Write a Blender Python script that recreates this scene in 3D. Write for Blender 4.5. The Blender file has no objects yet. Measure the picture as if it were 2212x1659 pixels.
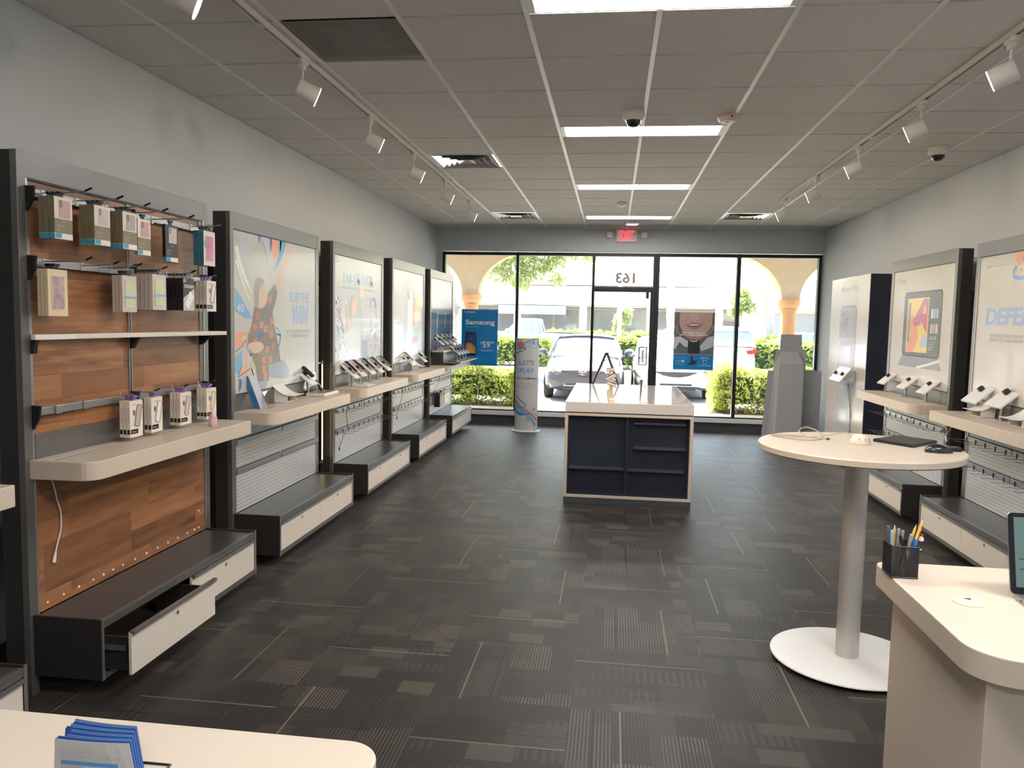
import bpy, math, random
import numpy as np
from mathutils import Vector, Matrix
random.seed(7); np.random.seed(7)
PI = math.pi
S = bpy.context.scene
COL = S.collection

# ------------------------------------------------------------------ camera
CAM = Vector((2.7674, 0.0, 1.6442))
R2 = Vector((0.9916472805, 0.1273485557, 0.0204454487))
U2 = Vector((-0.0306320299, 0.0785523737, 0.9964392685))
F2 = Vector((-0.1252890648, 0.9887425645, -0.0817971132))
cd = bpy.data.cameras.new('camera'); cam = bpy.data.objects.new('camera', cd); COL.objects.link(cam)
cam.matrix_world = Matrix(((R2.x, U2.x, -F2.x, CAM.x), (R2.y, U2.y, -F2.y, CAM.y), (R2.z, U2.z, -F2.z, CAM.z), (0, 0, 0, 1)))
cd.sensor_fit = 'HORIZONTAL'; cd.sensor_width = 36.0; cd.lens = 1689.87 / 2212 * 36.0
cd.clip_start = 0.05; cd.clip_end = 500
S.camera = cam
# ------------------------------------------------------------------ view, world, sun
S.view_settings.view_transform = 'Standard'; S.view_settings.look = 'None'
S.view_settings.gamma = 1.0; S.view_settings.use_curve_mapping = False
S.view_settings.exposure = 0.12
S.cycles.use_denoising = True
S.cycles.max_bounces = 10; S.cycles.diffuse_bounces = 5; S.cycles.glossy_bounces = 4
S.cycles.transparent_max_bounces = 16
S.cycles.caustics_reflective = False; S.cycles.caustics_refractive = False
S.cycles.sample_clamp_indirect = 6.0
W = bpy.data.worlds.new('world'); S.world = W; W.use_nodes = True
wn = W.node_tree.nodes; wl = W.node_tree.links
sky = wn.new('ShaderNodeTexSky'); sky.sky_type = 'NISHITA'; sky.sun_disc = False
sky.sun_elevation = math.radians(58); sky.sun_rotation = math.radians(-20); sky.air_density = 1.3; sky.dust_density = 3.0
bg = wn['Background']; wl.new(sky.outputs[0], bg.inputs[0]); bg.inputs[1].default_value = SKY = 0.9
sd = bpy.data.lights.new('sun', 'SUN'); sd.energy = 55.0; sd.angle = math.radians(0.6); sd.color = (1, .95, .86)
so = bpy.data.objects.new('sun', sd); COL.objects.link(so)
so.rotation_euler = Vector((0.38, -0.55, -1.0)).to_track_quat('-Z', 'Y').to_euler()
PANEL_E = 39.0     # emission of the ceiling light panels
SPOT_W = 80.0      # each track spot, watts
WARM = (1.0, 0.74, 0.50)

# ------------------------------------------------------------------ materials
def nodes(name):
    m = bpy.data.materials.new(name); m.use_nodes = True
    nt = m.node_tree; return m, nt, nt.nodes, nt.links, nt.nodes['Principled BSDF']
MC = {}
def mat(name, col=(.5, .5, .5), rough=.5, metal=0.0, spec=.5, vary=.06, scale=6.0, emit=None, es=0.0, coat=0.0, bump=0.0):
    if name in MC: return MC[name]
    m, nt, N, L, b = nodes(name)
    b.inputs['Roughness'].default_value = rough; b.inputs['Metallic'].default_value = metal
    b.inputs['Specular IOR Level'].default_value = spec; b.inputs['Coat Weight'].default_value = coat
    tc = N.new('ShaderNodeTexCoord'); no = N.new('ShaderNodeTexNoise'); no.inputs['Scale'].default_value = scale
    no.inputs['Detail'].default_value = 3.0
    L.new(tc.outputs['Object'], no.inputs['Vector'])
    mx = N.new('ShaderNodeMix'); mx.data_type = 'RGBA'
    L.new(no.outputs['Fac'], mx.inputs[0])
    mx.inputs[6].default_value = tuple(c * (1 - vary) for c in col) + (1,)
    mx.inputs[7].default_value = tuple(min(1, c * (1 + vary)) for c in col) + (1,)
    L.new(mx.outputs[2], b.inputs['Base Color'])
    if bump:
        bp = N.new('ShaderNodeBump'); bp.inputs['Strength'].default_value = bump; bp.inputs['Distance'].default_value = .01
        L.new(no.outputs['Fac'], bp.inputs['Height']); L.new(bp.outputs[0], b.inputs['Normal'])
    if emit:
        b.inputs['Emission Color'].default_value = tuple(emit) + (1,); b.inputs['Emission Strength'].default_value = es
    MC[name] = m
    return m
class NB:
    """small helper for math node graphs"""
    def __init__(s, N, L): s.N = N; s.L = L
    def m(s, op, a, b=None, c=None):
        n = s.N.new('ShaderNodeMath'); n.operation = op
        for i, v in enumerate((a, b, c)):
            if v is None: continue
            if isinstance(v, (int, float)): n.inputs[i].default_value = v
            else: s.L.new(v, n.inputs[i])
        return n.outputs[0]
    def mixf(s, f, a, b): return s.m('ADD', s.m('MULTIPLY', a, s.m('SUBTRACT', 1.0, f)), s.m('MULTIPLY', b, f))
    def mixc(s, f, a, b, bt='MIX'):
        n = s.N.new('ShaderNodeMix'); n.data_type = 'RGBA'; n.blend_type = bt
        for i, v in ((0, f), (6, a), (7, b)):
            if isinstance(v, (int, float)): n.inputs[i].default_value = v
            elif isinstance(v, tuple): n.inputs[i].default_value = v + (1,)
            else: s.L.new(v, n.inputs[i])
        return n.outputs[2]
    def xyz(s, v):
        n = s.N.new('ShaderNodeSeparateXYZ'); s.L.new(v, n.inputs[0]); return n.outputs
    def comb(s, x, y, z):
        n = s.N.new('ShaderNodeCombineXYZ')
        for i, v in enumerate((x, y, z)):
            if isinstance(v, (int, float)): n.inputs[i].default_value = v
            else: s.L.new(v, n.inputs[i])
        return n.outputs[0]
    def white(s, v):
        n = s.N.new('ShaderNodeTexWhiteNoise'); n.noise_dimensions = '3D'; s.L.new(v, n.inputs['Vector']); return n.outputs['Value']
    def noise(s, v, sc, det=3.0):
        n = s.N.new('ShaderNodeTexNoise'); s.L.new(v, n.inputs['Vector']); n.inputs['Scale'].default_value = sc; n.inputs['Detail'].default_value = det
        return n.outputs['Fac']

def carpet_mat():
    m, nt, N, L, b = nodes('carpet_tiles'); q = NB(N, L)
    tc = N.new('ShaderNodeTexCoord'); X, Y, Z = q.xyz(tc.outputs['Object'])
    T = .612
    x = q.m('DIVIDE', q.m('SUBTRACT', X, 2.635 - 6 * T), T); y = q.m('DIVIDE', q.m('SUBTRACT', Y, 3.226 - 7 * T), T)
    ix = q.m('FLOOR', x); iy = q.m('FLOOR', y); fx = q.m('FRACT', x); fy = q.m('FRACT', y)
    par = q.m('ABSOLUTE', q.m('MODULO', q.m('ADD', ix, iy), 2.0))
    ac = q.mixf(par, fx, fy); al = q.mixf(par, fy, fx)        # across / along the stripes
    def rnd(k, *e):
        v = q.comb(q.m('ADD', q.m('MULTIPLY', ix, 1.37), k), q.m('MULTIPLY', iy, 2.11), e[0] if e else 0.0)
        return q.white(v)
    t1, t2, t3 = rnd(.5), rnd(7.7), rnd(13.3)
    # two layers of rectangular fields inside each tile
    def field(na, nl, k):
        sa = q.m('FLOOR', q.m('ADD', q.m('MULTIPLY', ac, na), q.m('MULTIPLY', t1, 1.0)))
        sl = q.m('FLOOR', q.m('ADD', q.m('MULTIPLY', al, nl), q.m('MULTIPLY', q.white(q.comb(sa, ix, iy)), 2.0)))
        return q.white(q.comb(q.m('ADD', sa, q.m('MULTIPLY', ix, 17.0)), q.m('ADD', sl, q.m('MULTIPLY', iy, 31.0)), k))
    f1 = field(3.2, 2.2, 1.0); f2 = field(5.5, 3.4, 5.0); f3 = field(8.0, 2.0, 9.0)
    nst = 42.0
    st = q.m('GREATER_THAN', q.m('FRACT', q.m('MULTIPLY', ac, nst)), .52)
    sid = q.white(q.comb(q.m('FLOOR', q.m('MULTIPLY', ac, nst)), ix, iy))
    dash = q.m('GREATER_THAN', q.m('FRACT', q.m('MULTIPLY', al, 18.0)), .5)
    amp = q.m('ADD', q.m('MULTIPLY', q.m('POWER', f1, 2.5), .85), .12)
    amp = q.m('MULTIPLY', amp, q.mixf(q.m('GREATER_THAN', par, .5), 1.0, .55))
    base = q.mixc(t2, (.034, .033, .029), (.044, .034, .037))
    lite = q.mixc(f2, (.44, .36, .22), (.32, .25, .24))
    col = q.mixc(q.m('MULTIPLY', st, amp), base, lite)
    blk = q.m('MULTIPLY', q.m('GREATER_THAN', f2, .80), q.mixf(par, .25, .75))
    col = q.mixc(blk, col, q.mixc(f1, (.26, .225, .14), (.19, .145, .145)))
    db = q.m('MULTIPLY', q.m('MULTIPLY', q.m('GREATER_THAN', f3, .78), dash), q.mixf(par, .15, .45))
    col = q.mixc(db, col, (.19, .165, .12))
    dk = q.m('MULTIPLY', q.m('LESS_THAN', f2, .16), .5)
    col = q.mixc(dk, col, (.040, .036, .036))
    # single long accent yarns: one light, one navy per tile
    la = q.m('LESS_THAN', q.m('ABSOLUTE', q.m('SUBTRACT', ac, q.m('ADD', .15, q.m('MULTIPLY', t3, .7)))), .0055)
    col = q.mixc(q.m('MULTIPLY', la, .75), col, (.70, .60, .40))
    na = q.m('LESS_THAN', q.m('ABSOLUTE', q.m('SUBTRACT', ac, q.m('ADD', .1, q.m('MULTIPLY', t1, .8)))), .007)
    col = q.mixc(q.m('MULTIPLY', na, q.m('GREATER_THAN', t2, .45)), col, (.012, .016, .035))
    fz = q.noise(tc.outputs['Object'], 420.0, 2.0)
    col = q.mixc(.55, col, q.mixc(fz, (.25, .25, .25), (1.0, 1.0, 1.0)), 'MULTIPLY')
    col = q.mixc(1.0, col, (.38, .38, .38), 'MULTIPLY')
    L.new(col, b.inputs['Base Color'])
    b.inputs['Roughness'].default_value = .46; b.inputs['Specular IOR Level'].default_value = .26
    b.inputs['Sheen Weight'].default_value = .08; b.inputs['Sheen Roughness'].default_value = .5
    bp = N.new('ShaderNodeBump'); bp.inputs['Strength'].default_value = .12; bp.inputs['Distance'].default_value = .003
    L.new(fz, bp.inputs['Height']); L.new(bp.outputs[0], b.inputs['Normal'])
    return m
def wood_mat():
    m, nt, N, L, b = nodes('walnut_laminate'); q = NB(N, L)
    tc = N.new('ShaderNodeTexCoord'); X, Y, Z = q.xyz(tc.outputs['Object'])
    row = q.m('FLOOR', q.m('DIVIDE', Z, .105))
    yy = q.m('ADD', Y, q.m('MULTIPLY', q.white(q.comb(row, 3.0, 1.0)), .9))
    ip = q.m('FLOOR', q.m('DIVIDE', yy, .62))
    h = q.white(q.comb(row, ip, 2.0))
    wv = q.noise(q.comb(q.m('MULTIPLY', h, 9.0), q.m('MULTIPLY', Y, 3.0), q.m('ADD', q.m('MULTIPLY', Z, 26.0), q.m('MULTIPLY', h, 40.0))), 1.0, 6.0)
    gr = q.noise(q.comb(h, q.m('MULTIPLY', Y, 7.0), q.m('MULTIPLY', Z, 190.0)), 1.0, 4.0)
    c = q.mixc(q.m('MULTIPLY_ADD', wv, 2.2, -.6), (.11, .042, .02), (.46, .22, .105))
    c = q.mixc(q.m('MULTIPLY', gr, .55), c, (.10, .045, .022))
    c = q.mixc(q.m('MULTIPLY', h, .55), c, (.44, .20, .09)); h2 = q.white(q.comb(row, ip, 7.0)); c = q.mixc(q.m('MULTIPLY', q.m('GREATER_THAN', h2, .7), .45), c, (.12, .05, .026))
    seam = q.m('LESS_THAN', q.m('FRACT', q.m('DIVIDE', Z, .105)), .014)
    c = q.mixc(q.m('MULTIPLY', seam, .6), c, (.05, .02, .012))
    L.new(c, b.inputs['Base Color']); b.inputs['Roughness'].default_value = .27; b.inputs['Specular IOR Level'].default_value = .5
    return m
def peg_mat():
    m, nt, N, L, b = nodes('perforated_metal'); q = NB(N, L)
    tc = N.new('ShaderNodeTexCoord'); X, Y, Z = q.xyz(tc.outputs['Object'])
    p = .0254
    fy = q.m('SUBTRACT', q.m('FRACT', q.m('DIVIDE', Y, p)), .5); fz = q.m('SUBTRACT', q.m('FRACT', q.m('DIVIDE', Z, p)), .5)
    d = q.m('SQRT', q.m('ADD', q.m('MULTIPLY', fy, fy), q.m('MULTIPLY', fz, fz)))
    hole = q.m('LESS_THAN', d, .16)
    c = q.mixc(hole, (.60, .62, .64), (.05, .05, .055))
    L.new(c, b.inputs['Base Color']); b.inputs['Metallic'].default_value = .3; b.inputs['Roughness'].default_value = .38
    return m
def tile_mat():
    m, nt, N, L, b = nodes('acoustic_tile'); q = NB(N, L)
    tc = N.new('ShaderNodeTexCoord')
    n1 = q.noise(tc.outputs['Object'], 140.0, 4.0); n2 = q.noise(tc.outputs['Object'], 9.0, 3.0)
    c = q.mixc(n1, (.66, .65, .63), (.78, .77, .75)); c = q.mixc(q.m('MULTIPLY', n2, .2), c, (.64, .625, .60))
    L.new(c, b.inputs['Base Color']); b.inputs['Roughness'].default_value = .95; b.inputs['Specular IOR Level'].default_value = .2
    bp = N.new('ShaderNodeBump'); bp.inputs['Strength'].default_value = .3; bp.inputs['Distance'].default_value = .003
    L.new(n1, bp.inputs['Height']); L.new(bp.outputs[0], b.inputs['Normal'])
    return m
def glass_mat(name='window_glass', tint=(.96, .98, .98), k=1.0):
    m = bpy.data.materials.new(name); m.use_nodes = True; N = m.node_tree.nodes; L = m.node_tree.links
    N.remove(N['Principled BSDF']); out = N['Material Output']
    t = N.new('ShaderNodeBsdfTransparent'); t.inputs[0].default_value = tint + (1,)
    g = N.new('ShaderNodeBsdfGlossy'); g.inputs['Roughness'].default_value = .02
    fr = N.new('ShaderNodeFresnel'); fr.inputs[0].default_value = 1.45
    no = N.new('ShaderNodeTexNoise'); no.inputs['Scale'].default_value = 2.0
    mm = N.new('ShaderNodeMath'); mm.operation = 'MULTIPLY'; mm.inputs[1].default_value = k
    mx = N.new('ShaderNodeMixShader'); L.new(fr.outputs[0], mm.inputs[0]); L.new(mm.outputs[0], mx.inputs[0])
    L.new(t.outputs[0], mx.inputs[1]); L.new(g.outputs[0], mx.inputs[2]); L.new(mx.outputs[0], out.inputs[0])
    return m
def stripe_mat(name, c1, c2, n=60.0, axis=0, rough=.5):
    m, nt, N, L, b = nodes(name); q = NB(N, L)
    tc = N.new('ShaderNodeTexCoord'); o = q.xyz(tc.outputs['Object'])
    f = q.m('GREATER_THAN', q.m('FRACT', q.m('MULTIPLY', o[axis], n)), .5)
    L.new(q.mixc(f, c1, c2), b.inputs['Base Color']); b.inputs['Roughness'].default_value = rough
    return m
def mesh_mat(name, col, p, hole, axes=(0, 1), alpha=0.0):
    """perforated sheet: real see-through holes on a regular pitch"""
    m, nt, N, L, b = nodes(name); q = NB(N, L)
    tc = N.new('ShaderNodeTexCoord'); o = q.xyz(tc.outputs['Object'])
    a = q.m('SUBTRACT', q.m('FRACT', q.m('DIVIDE', o[axes[0]], p)), .5); c = q.m('SUBTRACT', q.m('FRACT', q.m('DIVIDE', o[axes[1]], p)), .5)
    d = q.m('SQRT', q.m('ADD', q.m('MULTIPLY', a, a), q.m('MULTIPLY', c, c)))
    h = q.m('GREATER_THAN', d, hole)
    b.inputs['Base Color'].default_value = col + (1,); b.inputs['Roughness'].default_value = .5
    L.new(q.mixf(h, alpha, 1.0), b.inputs['Alpha'])
    return m
M = {}
M['wall'] = mat('painted_wall', (.585, .62, .64), .75, vary=.02, scale=1.5)
M['carpet'] = carpet_mat(); M['wood'] = wood_mat(); M['peg'] = peg_mat(); M['tile'] = tile_mat(); M['glass'] = glass_mat()
M['tbar'] = mat('grid_enamel', (.80, .80, .80), .38, vary=.02)
M['frame'] = mat('bronze_metal', (.185, .18, .175), .34, metal=.6, vary=.05)
M['side'] = mat('shaded_side_metal', (.035, .032, .030), .5, metal=.3)  # near-black base colour carries the shade on the display unit sides
M['lip'] = mat('brushed_edge_metal', (.42, .42, .43), .3, metal=.8)
M['char'] = mat('charcoal_laminate', (.050, .046, .045), .33, vary=.12, scale=30)
M['lam'] = mat('putty_laminate', (.62, .53, .435), .38, vary=.025, scale=12)
M['lam2'] = mat('pale_laminate', (.72, .66, .585), .35, vary=.02, scale=12)
M['white'] = mat('white_plastic', (.80, .79, .77), .35, vary=.02)
M['white_gloss'] = mat('white_gloss', (.84, .84, .83), .12, vary=.02, coat=.3)
M['cream'] = mat('cream_plastic', (.72, .62, .50), .4, vary=.02)
M['black'] = mat('black_plastic', (.012, .012, .014), .35)
M['blackm'] = mat('black_metal', (.02, .021, .026), .4, metal=.4)
M['chrome'] = mat('satin_chrome', (.62, .60, .57), .22, metal=1.0)
M['steel'] = mat('galvanised_steel', (.45, .46, .48), .35, metal=.9)
M['darkframe'] = mat('window_frame_bronze', (.022, .022, .028), .42, metal=.4)
M['rubber'] = mat('charcoal_rubber_base', (.055, .062, .07), .55)
M['track'] = mat('white_track', (.74, .72, .69), .35, vary=.02)
M['navy'] = mat('navy_panel', (.012, .018, .034), .5, vary=.1)
M['navy2'] = mat('slate_shelf_edge', (.045, .045, .065), .5)
M['screen'] = mat('phone_glass', (.01, .012, .018), .08)
M['grill'] = mesh_mat('return_air_perforations', (.20, .195, .18), .008, .34)

# ------------------------------------------------------------------ mesh builder
def smoothpts(p, n=6, closed=True):
    p = [tuple(q) for q in p]; k = len(p); out = []
    rng = range(k) if closed else range(k - 1)
    for i in rng:
        g = lambda j: p[j % k] if closed else p[max(0, min(k - 1, j))]
        a, b, c, d = g(i - 1), g(i), g(i + 1), g(i + 2)
        for s in range(n):
            t = s / n
            out.append(tuple(.5 * ((2 * b[e]) + (c[e] - a[e]) * t + (2 * a[e] - 5 * b[e] + 4 * c[e] - d[e]) * t * t + (3 * b[e] - a[e] - 3 * c[e] + d[e]) * t ** 3) for e in range(len(b))))
    if not closed: out.append(p[-1])
    return out
def rrect(x0, x1, y0, y1, r, n=5, corners=(1, 1, 1, 1)):
    """rounded rectangle outline; corners order: (x1y1),(x0y1),(x0y0),(x1y0)"""
    out = []
    for k, (cx, cy, a0) in enumerate(((x1, y1, 0), (x0, y1, 90), (x0, y0, 180), (x1, y0, 270))):
        rr = r * corners[k]
        if rr <= 0: out.append((cx, cy)); continue
        ox = cx - rr if cx == x1 else cx + rr; oy = cy - rr if cy == y1 else cy + rr
        for i in range(n + 1):
            a = math.radians(a0 + 90 * i / n); out.append((ox + rr * math.cos(a), oy + rr * math.sin(a)))
    return out
WL = {}
def wl(o): return WL.get(o.name, Vector((0, 0, 0)))
class MB:
    def __init__(s, mt=None): s.v = []; s.f = []; s.m = []; s.sm = []; s.mats = []; s.cur = mt; s.xf = None
    def mi(s, mt):
        mt = mt or s.cur
        if mt not in s.mats: s.mats.append(mt)
        return s.mats.index(mt)
    def add(s, vs, fs, mt=None, smooth=False):
        b = len(s.v); k = s.mi(mt)
        for q in vs:
            q = Vector(q); s.v.append(tuple(s.xf @ q) if s.xf else tuple(q))
        for f in fs: s.f.append([i + b for i in f]); s.m.append(k); s.sm.append(smooth)
        return s
    def box(s, x0, x1, y0, y1, z0, z1, mt=None):
        vs = [(x, y, z) for x in (x0, x1) for y in (y0, y1) for z in (z0, z1)]
        return s.add(vs, [(0, 1, 3, 2), (4, 6, 7, 5), (0, 4, 5, 1), (2, 3, 7, 6), (0, 2, 6, 4), (1, 5, 7, 3)], mt)
    def prism(s, pts, axis, a, b, mt=None, smooth=False):
        """outline extruded along an axis; pts are the two other coordinates in xyz order"""
        def P(p, c): return (c, p[0], p[1]) if axis == 'x' else ((p[0], c, p[1]) if axis == 'y' else (p[0], p[1], c))
        n = len(pts); vs = [P(p, a) for p in pts] + [P(p, b) for p in pts]
        s.add(vs, [list(range(n))[::-1], list(range(n, 2 * n))], mt)
        s.add(vs, [(i, (i + 1) % n, n + (i + 1) % n, n + i) for i in range(n)], mt, smooth)
        return s
    def lathe(s, prof, c=(0, 0, 0), n=24, mt=None, axis='z', smooth=True, a0=0, a1=360):
        vs = []; full = abs(a1 - a0) >= 360; k = n if full else n + 1
        for r, z in prof:
            for i in range(k):
                a = math.radians(a0 + (a1 - a0) * i / n)
                p = (r * math.cos(a), r * math.sin(a), z)
                if axis == 'x': p = (p[2], p[0], p[1])
                if axis == 'y': p = (p[0], p[2], p[1])
                vs.append((p[0] + c[0], p[1] + c[1], p[2] + c[2]))
        fs = []
        for j in range(len(prof) - 1):
            for i in range(k if full else k - 1):
                fs.append((j * k + i, j * k + (i + 1) % k, (j + 1) * k + (i + 1) % k, (j + 1) * k + i))
        s.add(vs, fs, mt, smooth)
        if full:
            for j in (0, len(prof) - 1):
                if prof[j][0] > 1e-6: s.add(vs[j * k:(j + 1) * k], [list(range(k))], mt)
        return s
    def cyl(s, p0, p1, r0, r1=None, n=14, mt=None, caps=True):
        p0 = Vector(p0); p1 = Vector(p1); r1 = r0 if r1 is None else r1
        d = (p1 - p0).normalized(); u = d.orthogonal().normalized(); w = d.cross(u)
        vs = [p + (u * math.cos(2 * PI * i / n) + w * math.sin(2 * PI * i / n)) * r for p, r in ((p0, r0), (p1, r1)) for i in range(n)]
        s.add(vs, [(i, (i + 1) % n, n + (i + 1) % n, n + i) for i in range(n)], mt, True)
        if caps: s.add(vs, [list(range(n))[::-1], list(range(n, 2 * n))], mt)
        return s
    def tube(s, pts, r, n=8, mt=None, closed=False):
        P = [Vector(p) for p in pts]; k = len(P); vs = []; u = None
        for i in range(k):
            a = P[i - 1] if (i or closed) else P[0]; b = P[(i + 1) % k] if (i < k - 1 or closed) else P[-1]
            d = (b - a).normalized()
            u = d.orthogonal().normalized() if u is None else (u - d * u.dot(d)).normalized()
            w = d.cross(u); rr = r[i] if isinstance(r, (list, tuple)) else r
            vs += [P[i] + (u * math.cos(2 * PI * j / n) + w * math.sin(2 * PI * j / n)) * rr for j in range(n)]
        fs = [(i * n + j, i * n + (j + 1) % n, ((i + 1) % k) * n + (j + 1) % n, ((i + 1) % k) * n + j) for i in range(k if closed else k - 1) for j in range(n)]
        s.add(vs, fs, mt, True)
        if not closed: s.add(vs, [list(range(n))[::-1], list(range((k - 1) * n, k * n))], mt)
        return s
    def build(s, name, parent=None, mt=None, loc=None, bevel=0.0, seg=2, subd=0):
        me = bpy.data.meshes.new(name)
        o = bpy.data.objects.new(name, me); COL.objects.link(o)
        off = wl(parent) if parent else (Vector(loc) if loc else Vector((0, 0, 0)))
        me.from_pydata([tuple(Vector(v) - off) for v in s.v], [], s.f)
        for q in s.mats or [mt]: me.materials.append(q)
        for p, k, sm in zip(me.polygons, s.m, s.sm): p.material_index = k; p.use_smooth = sm
        if bevel:
            import bmesh
            bm_ = bmesh.new(); bm_.from_mesh(me); bmesh.ops.remove_doubles(bm_, verts=bm_.verts, dist=1e-6); bm_.to_mesh(me); bm_.free()
        me.validate(); me.update()
        if any(s.sm): me.set_sharp_from_angle(angle=math.radians(38))
        if parent: o.parent = parent; WL[o.name] = off
        else: o.location = off; WL[o.name] = off
        if bevel:
            b = o.modifiers.new('bevel', 'BEVEL'); b.width = bevel; b.segments = seg; b.limit_method = 'ANGLE'; b.angle_limit = math.radians(50)
            b.harden_normals = False
        if subd:
            b = o.modifiers.new('subdivision', 'SUBSURF'); b.levels = subd; b.render_levels = subd
        return o
def box(name, parent, x0, x1, y0, y1, z0, z1, mt, bevel=.002):
    return MB(mt).box(x0, x1, y0, y1, z0, z1).build(name, parent, bevel=bevel)
def tag(o, label=None, cat=None, group=None, kind=None):
    if label: o['label'] = label
    if cat: o['category'] = cat
    if group: o['group'] = group
    if kind: o['kind'] = kind
    return o
def thing(name, label, cat, loc=(0, 0, 0), group=None):
    o = bpy.data.objects.new(name, None); COL.objects.link(o); o.location = loc; o.empty_display_size = .05
    WL[o.name] = Vector(loc)
    return tag(o, label, cat, group)
def struct(o): o['kind'] = 'structure'; return o
def dup(root, loc, rotz=0.0, label=None, group=None, rot=None, scale=None, skip=()):
    r = root.copy(); COL.objects.link(r); r.location = loc; r.rotation_euler = rot if rot else (0, 0, rotz)
    if scale: r.scale = (scale,) * 3 if isinstance(scale, (int, float)) else scale
    WL[r.name] = Vector(loc)
    if label: r['label'] = label
    if group: r['group'] = group
    for ch in list(root.children):
        if ch.name.split('.')[0] in skip: continue
        c = ch.copy(); COL.objects.link(c); c.parent = r
        for g in list(ch.children):
            d = g.copy(); COL.objects.link(d); d.parent = c
    return r

# flat prints: a plane is a function (a, b, off) -> point
def planeX(x, sgn=1): return lambda a, b, o=0: (x + sgn * o, a, b)
def planeY(y, sgn=-1): return lambda a, b, o=0: (a, y + sgn * o, b)
def shape(mb, P, pts, mt, off=.0006, sm=0):
    if sm: pts = smoothpts(pts, sm)
    mb.add([P(a, b, off) for a, b in pts], [list(range(len(pts)))], mt); return mb
def rect(mb, P, a0, a1, b0, b1, mt, off=.0006): return shape(mb, P, [(a0, b0), (a1, b0), (a1, b1), (a0, b1)], mt, off)
def stroke(mb, P, pts, w, mt, off=.0009, sm=5, taper=False):
    p = smoothpts(pts, sm, closed=False) if sm else pts
    L_, R_ = [], []
    for i, q in enumerate(p):
        a = p[max(0, i - 1)]; b = p[min(len(p) - 1, i + 1)]; dx, dy = b[0] - a[0], b[1] - a[1]; d = math.hypot(dx, dy) or 1
        ww = w * .5 * ((1 - i / len(p)) if taper else 1)
        L_.append((q[0] - dy / d * ww, q[1] + dx / d * ww)); R_.append((q[0] + dy / d * ww, q[1] - dx / d * ww))
    n = len(p); vs = [P(a, b, off) for a, b in L_ + R_]
    mb.add(vs, [(i, i + 1, n + i + 1, n + i) for i in range(n - 1)], mt); return mb
def ell(cx, cy, rx, ry, n=28): return [(cx + rx * math.cos(2 * PI * i / n), cy + ry * math.sin(2 * PI * i / n)) for i in range(n)]
TC = {}
def textmesh(t, bold, ext):
    k = (t, bold, ext)
    if k not in TC:
        cu = bpy.data.curves.new('txt', 'FONT'); cu.body = t; cu.offset = bold; cu.resolution_u = 3; cu.extrude = ext
        o = bpy.data.objects.new('txt', cu); COL.objects.link(o)
        me = bpy.data.meshes.new_from_object(o.evaluated_get(bpy.context.evaluated_depsgraph_get()))
        TC[k] = ([tuple(v.co) for v in me.vertices], [list(p.vertices) for p in me.polygons])
        bpy.data.objects.remove(o); bpy.data.curves.remove(cu); bpy.data.meshes.remove(me)
    return TC[k]
def text(mb, P, t, a0, a1, b0, b1, mt, off=.0012, bold=0.0, shear=0.0):
    vs, fs = textmesh(t, bold, 0.0)
    if not vs: return mb
    xs = [v[0] for v in vs]; ys = [v[1] for v in vs]; x0, x1, y0, y1 = min(xs), max(xs), min(ys), max(ys)
    w = (x1 - x0) or 1; h = (y1 - y0) or 1
    out = []
    for x, y, z in vs:
        u = (x - x0) / w; v = (y - y0) / h; a = a0 + (a1 - a0) * u; b = b0 + (b1 - b0) * v
        a += shear * (b1 - b0) * v * (1 if a1 > a0 else -1)
        out.append(P(a, b, off))
    mb.add(out, fs, mt); return mb

# ================================================================== SHELL
XR = 5.85; YB = 12.256; H = 3.061; Y0 = -1.6
o = MB(M['carpet']).box(-.2, XR + .2, Y0, YB, -.06, 0).build('floor'); struct(o)
struct(MB(M['wall']).box(-.18, 0, Y0, YB + .2, 0, H + .25).build('wall_left'))
struct(MB(M['wall']).box(XR, XR + .18, Y0, YB + .2, 0, H + .25).build('wall_right'))
struct(MB(M['wall']).box(-.2, XR + .2, Y0 - .18, Y0, 0, H + .25).build('wall_rear'))
struct(MB(M['wall']).box(0, XR, YB, YB + .2, 2.715, H + .25).build('wall_front'))
struct(MB(M['wall']).box(0, .06, YB, YB + .2, 0, 2.715).build('wall_front'))
# ceiling : tiles slightly proud of recessed cross tees, wide enamelled main tees
T = .61; GX = 2.327; GY = 4.343 - .61
LY = [3.428 + 2.44 * k for k in (-2, -1, 0, 1, 2, 3)]
ct = MB(M['tile']); cb = MB(M['tbar'])
xs = [GX + i * T for i in range(-4, 7)]; ys = [GY + j * T for j in range(-9, 15)]
opens = [(GX, GX + 2 * T, y, y + .3) for y in LY]
vent = [(GX - 2 * T, GX - T, GY + 5 * T), (GX - 2 * T, GX - T, GY + 11 * T), (GX + 3 * T, GX + 4 * T, GY + 11 * T)]
grl = (GX - 2 * T, GX - T, GY)
for i in range(len(xs) - 1):
    for j in range(len(ys) - 1):
        x0, x1, y0, y1 = xs[i], xs[i + 1], ys[j], ys[j + 1]
        x0 = max(x0, 0); x1 = min(x1, XR); y0 = max(y0, Y0); y1 = min(y1, YB)
        if x1 - x0 < .03 or y1 - y0 < .03: continue
        cut = None
        for ox0, ox1, oy0, oy1 in opens:
            if x0 > ox0 - .05 and x1 < ox1 + .05 and oy0 < y1 - .02 and oy1 > y0 + .02: cut = (oy0, oy1)
        skip = any(abs(x0 - v[0]) < .02 and abs(y0 - v[2]) < .02 for v in vent + [grl])
        if skip: continue
        if cut:
            if cut[0] - y0 > .05: ct.box(x0 + .011, x1 - .011, y0 + .009, cut[0] - .004, H, H + .020)
            if y1 - cut[1] > .05: ct.box(x0 + .011, x1 - .011, cut[1] + .004, y1 - .009, H, H + .020)
        else: ct.box(x0 + .011, x1 - .011, y0 + .011, y1 - .011, H, H + .020)
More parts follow.
